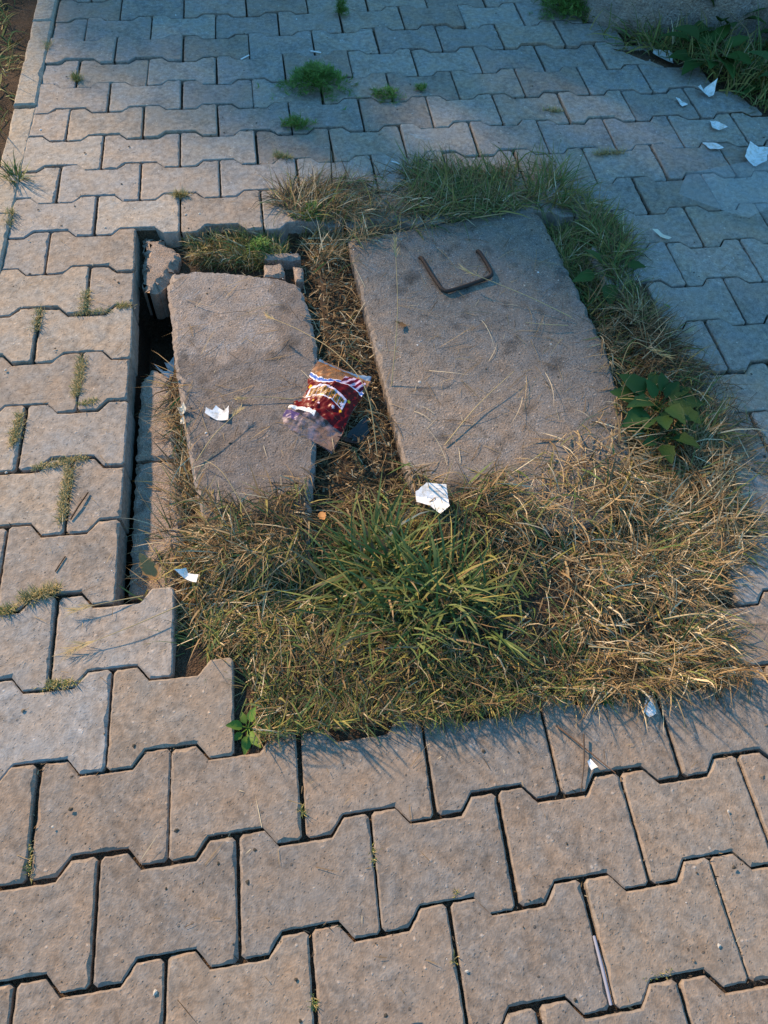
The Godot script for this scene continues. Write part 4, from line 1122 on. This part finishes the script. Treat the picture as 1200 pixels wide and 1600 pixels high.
func make_plants() -> void:
	feathery("large bushy green weed growing from the far shaded paving", V(0.49, 0.0, -1.69), 0.125, 0.065, 480)
	feathery("low green sprig just right of the bushy weed", V(0.69, 0.0, -1.63), 0.06, 0.02, 70)
	feathery("small green weed directly below the bushy weed", V(0.418, 0.0, -1.485), 0.05, 0.03, 80)
	feathery("narrow upright green weed in the farthest course", V(0.608, 0.0, -2.12), 0.028, 0.07, 90)
	feathery("leafy green weed at the left end of the boulder", V(1.36, 0.0, -2.1), 0.12, 0.09, 420)
	feathery("fresh green weed in the short grass above the left slab", V(0.29, -0.03, -1.0), 0.045, 0.035, 60)
	feathery("yellow-green low weed at the left of the far dry grass", V(0.43, -0.0, -1.09), 0.05, 0.03, 90)
	feathery("tiny sprig in the shaded joint right of the far bushy weed", V(0.8, 0.0, -1.66), 0.02, 0.015, 24)
	var gr := Color(0.045, 0.09, 0.022)
	broad_plant("broadleaf_weed", "broad-leaved green weed in the dry grass right of the big slab", V(1.1, 0.0, -0.38), 15, 0.062, 0.042, 0.12, gr, 0.2, 1.1, 0.05)
	broad_plant("broadleaf_weed", "second lobed green weed just below the broad-leaved one by the big slab", V(1.08, 0.0, -0.3), 8, 0.05, 0.03, 0.14, gr * 0.9, 0.1, 0.9, 0.04)
	broad_plant("broadleaf_weed", "single broad green leaf weed at the shaded right edge of the big slab", V(1.12, 0.0, -0.8), 7, 0.055, 0.035, 0.1, gr * 1.1, 0.2, 1.0, 0.05)
	broad_plant("seedling", "little bright green leafy weed beside the near exposed paver", V(0.222, -0.016, 0.19), 9, 0.028, 0.017, 0.08, Color(0.13, 0.22, 0.04), 0.2, 1.1, 0.018)
	broad_plant("seedling", "single green leaf at the lower edge of the pit grass", V(0.81, -0.005, 0.2), 3, 0.03, 0.02, 0.03, Color(0.09, 0.17, 0.035), 0.2, 0.6, 0.012)
	var dk := Color(0.04, 0.085, 0.02)
	broad_plant("dock_plant", "large dark-leaved dock plant by the largest far white paper", V(1.72, 0.0, -1.74), 14, 0.1, 0.06, 0.05, dk * 1.2, 0.25, 1.1, 0.09)
	broad_plant("dock_plant", "dark-leaved dock plant against the middle of the boulder", V(1.82, 0.0, -1.9), 13, 0.1, 0.055, 0.05, dk, 0.4, 1.2, 0.12)
	broad_plant("dock_plant", "dark-leaved dock plant at the right edge above the rectangular paper", V(1.9, 0.0, -1.55), 14, 0.09, 0.05, 0.06, dk * 1.3, 0.3, 1.1, 0.09)
	broad_plant("dock_plant", "dark dock plant in the far right corner", V(2.05, 0.0, -1.8), 12, 0.1, 0.055, 0.05, dk * 1.1, 0.3, 1.2, 0.1)
	var a := Acc.new()
	tuft(a, V(0, 0, 0), 60, 0.08, 0.15, 0.3, 0.006, 0.35, 0.3, 1.3)
	var o := put(a.mesh(), "grass_clump", M.green)
	o.position = V(1.87, 0.0, -1.62)
	tag(o, "tall arching grass clump at the right edge among the dock plants", "grass")
	# curled dead leaves
	for d in [["curled brown dead leaf on the big slab left of its handle", V(0.609, 0.002, -0.675), 0.028, Color(0.2, 0.11, 0.05)], ["crumpled tan dead leaf at the foot of the lower frame block", V(0.066, -0.025, -0.105), 0.05, Color(0.4, 0.22, 0.09)], ["orange dead leaf in the grass below the wrapper", V(0.372, 0.0, -0.2), 0.026, Color(0.42, 0.2, 0.07)], ["green fallen leaf on the shaded right paving", V(1.24, 0.002, -0.68), 0.02, Color(0.16, 0.24, 0.05)]]:
		var l := put(leaf_mesh(d[2], d[2] * 0.6, 0.2, -0.5, d[3]), "dead_leaf" if d[0].find("green") < 0 else "fallen_leaf", M.leaf)
		l.position = d[1]
		l.rotation = V(0.2, rng.randf() * TAU, 0.0)
		tag(l, d[0], "leaf")

func make_litter() -> void:
	# grit, chips and pebbles strewn over the paving
	var a := Acc.new()
	for i in 2600:
		var p := Vector2(rng.randf_range(-0.4, 2.1), rng.randf_range(-2.3, 0.75))
		var y := top_h(p.x, p.y)
		var s := 0.0008 + pow(rng.randf(), 5.0) * 0.0032
		var t := rng.randf()
		var col := Color(0.5, 0.46, 0.4)
		if t < 0.5: col = Color(0.07, 0.06, 0.05)
		elif t < 0.7: col = Color(0.2, 0.16, 0.12)
		elif t > 0.93: col = Color(0.75, 0.73, 0.7)
		var c := V(p.x, y, p.y)
		var pts := []
		for k in 5: pts.append(c + V(cos(k * 1.2566 + t) * s * rng.randf_range(0.6, 1.4), 0.0, sin(k * 1.2566 + t) * s * rng.randf_range(0.6, 1.4)))
		var tip := c + V(0, s * rng.randf_range(0.3, 0.6), 0)
		for k in 5: a.face(tip, pts[k], pts[(k + 1) % 5], col)
	tag(put(a.mesh(), "grit", M.grit), "grit, pebbles and crumbs strewn over the paving and slabs", "grit", "", "stuff")
	# straw bits lying loose
	var b := Acc.new()
	for i in 900:
		var q := rng.randf()
		var p := Vector2(rng.randf_range(-0.3, 2.0), rng.randf_range(-2.2, 0.7))
		if q < 0.65: p = Vector2(rng.randfn(0.6, 0.45), rng.randfn(-0.45, 0.45))
		blade(b, V(p.x, top_h(p.x, p.y) + 0.0015, p.y), rng.randf() * TAU, rng.randf_range(0.0, 0.12), 0.006 + pow(rng.randf(), 2.0) * 0.045, 0.0012, rng.randf_range(-0.15, 0.1), straw() * 1.05, 2)
	for i in 150:      # long fine stalks blown across the slabs
		var p := Vector2(rng.randf_range(0.1, 1.02), rng.randf_range(-0.98, -0.2))
		if not (inside(p, SLAB_R) or inside(p, SLAB_L)): continue
		blade(b, V(p.x, top_h(p.x, p.y) + 0.002, p.y), rng.randf() * TAU, rng.randf_range(0.05, 0.3), rng.randf_range(0.04, 0.13), 0.0013, rng.randf_range(-0.6, -0.2), straw() * 1.1, 5, rng.randf_range(-0.4, 0.4))
	tag(put(b.mesh(), "loose_straw", M.dry), "loose bits of straw lying on slabs and paving", "straw", "", "stuff")
	# soil and plant crumbs packed along the joints
	var j := Acc.new()
	for i in 7000:
		var row := rng.randi_range(-17, 6)
		var u := rng.randf_range(-1.5, 9.0)
		var g := Vector2.ZERO
		if rng.randf() < 0.6:
			var e := fposmod(u + (0.0 if posmod(row, 2) == 1 else 0.5), 1.0)     # 0 at a joint of this course
			var dd := minf(e, 1.0 - e)
			var off := 0.0125 if dd < 0.2 else (-0.0125 if dd > 0.3 else 0.0125 - 0.25 * (dd - 0.2))
			g = laid(u * BLOCK, row * COURSE + 0.07 + off)
		else:
			u = floorf(u) + (0.0 if posmod(row, 2) == 1 else 0.5)
			g = laid(u * BLOCK, row * COURSE + rng.randf_range(-0.08, 0.08))
		if inside(g, BED) or (g.x > 0.0 and g.x < 1.1 and g.y > -1.06 and g.y < 0.2): continue
		if wob.get_noise_2d(g.x * 40.0, g.y * 40.0 + 300.0) < 0.05: continue
		var col := straw() * 0.6 if rng.randf() < 0.35 else Color(0.09, 0.07, 0.05) * rng.randf_range(0.6, 1.5)
		blade(j, V(g.x + rng.randfn(0, 0.0016), -0.008 + rng.randf() * 0.006, g.y + rng.randfn(0, 0.0016)), rng.randf() * TAU, rng.randf_range(-0.3, 0.6), rng.randf_range(0.004, 0.012), rng.randf_range(0.0012, 0.003), 0.0, col, 2, rng.randf_range(-1, 1))
	tag(put(j.mesh(), "joint_litter", M.dry), "soil crumbs and plant litter packed in the paving joints", "litter", "", "stuff")
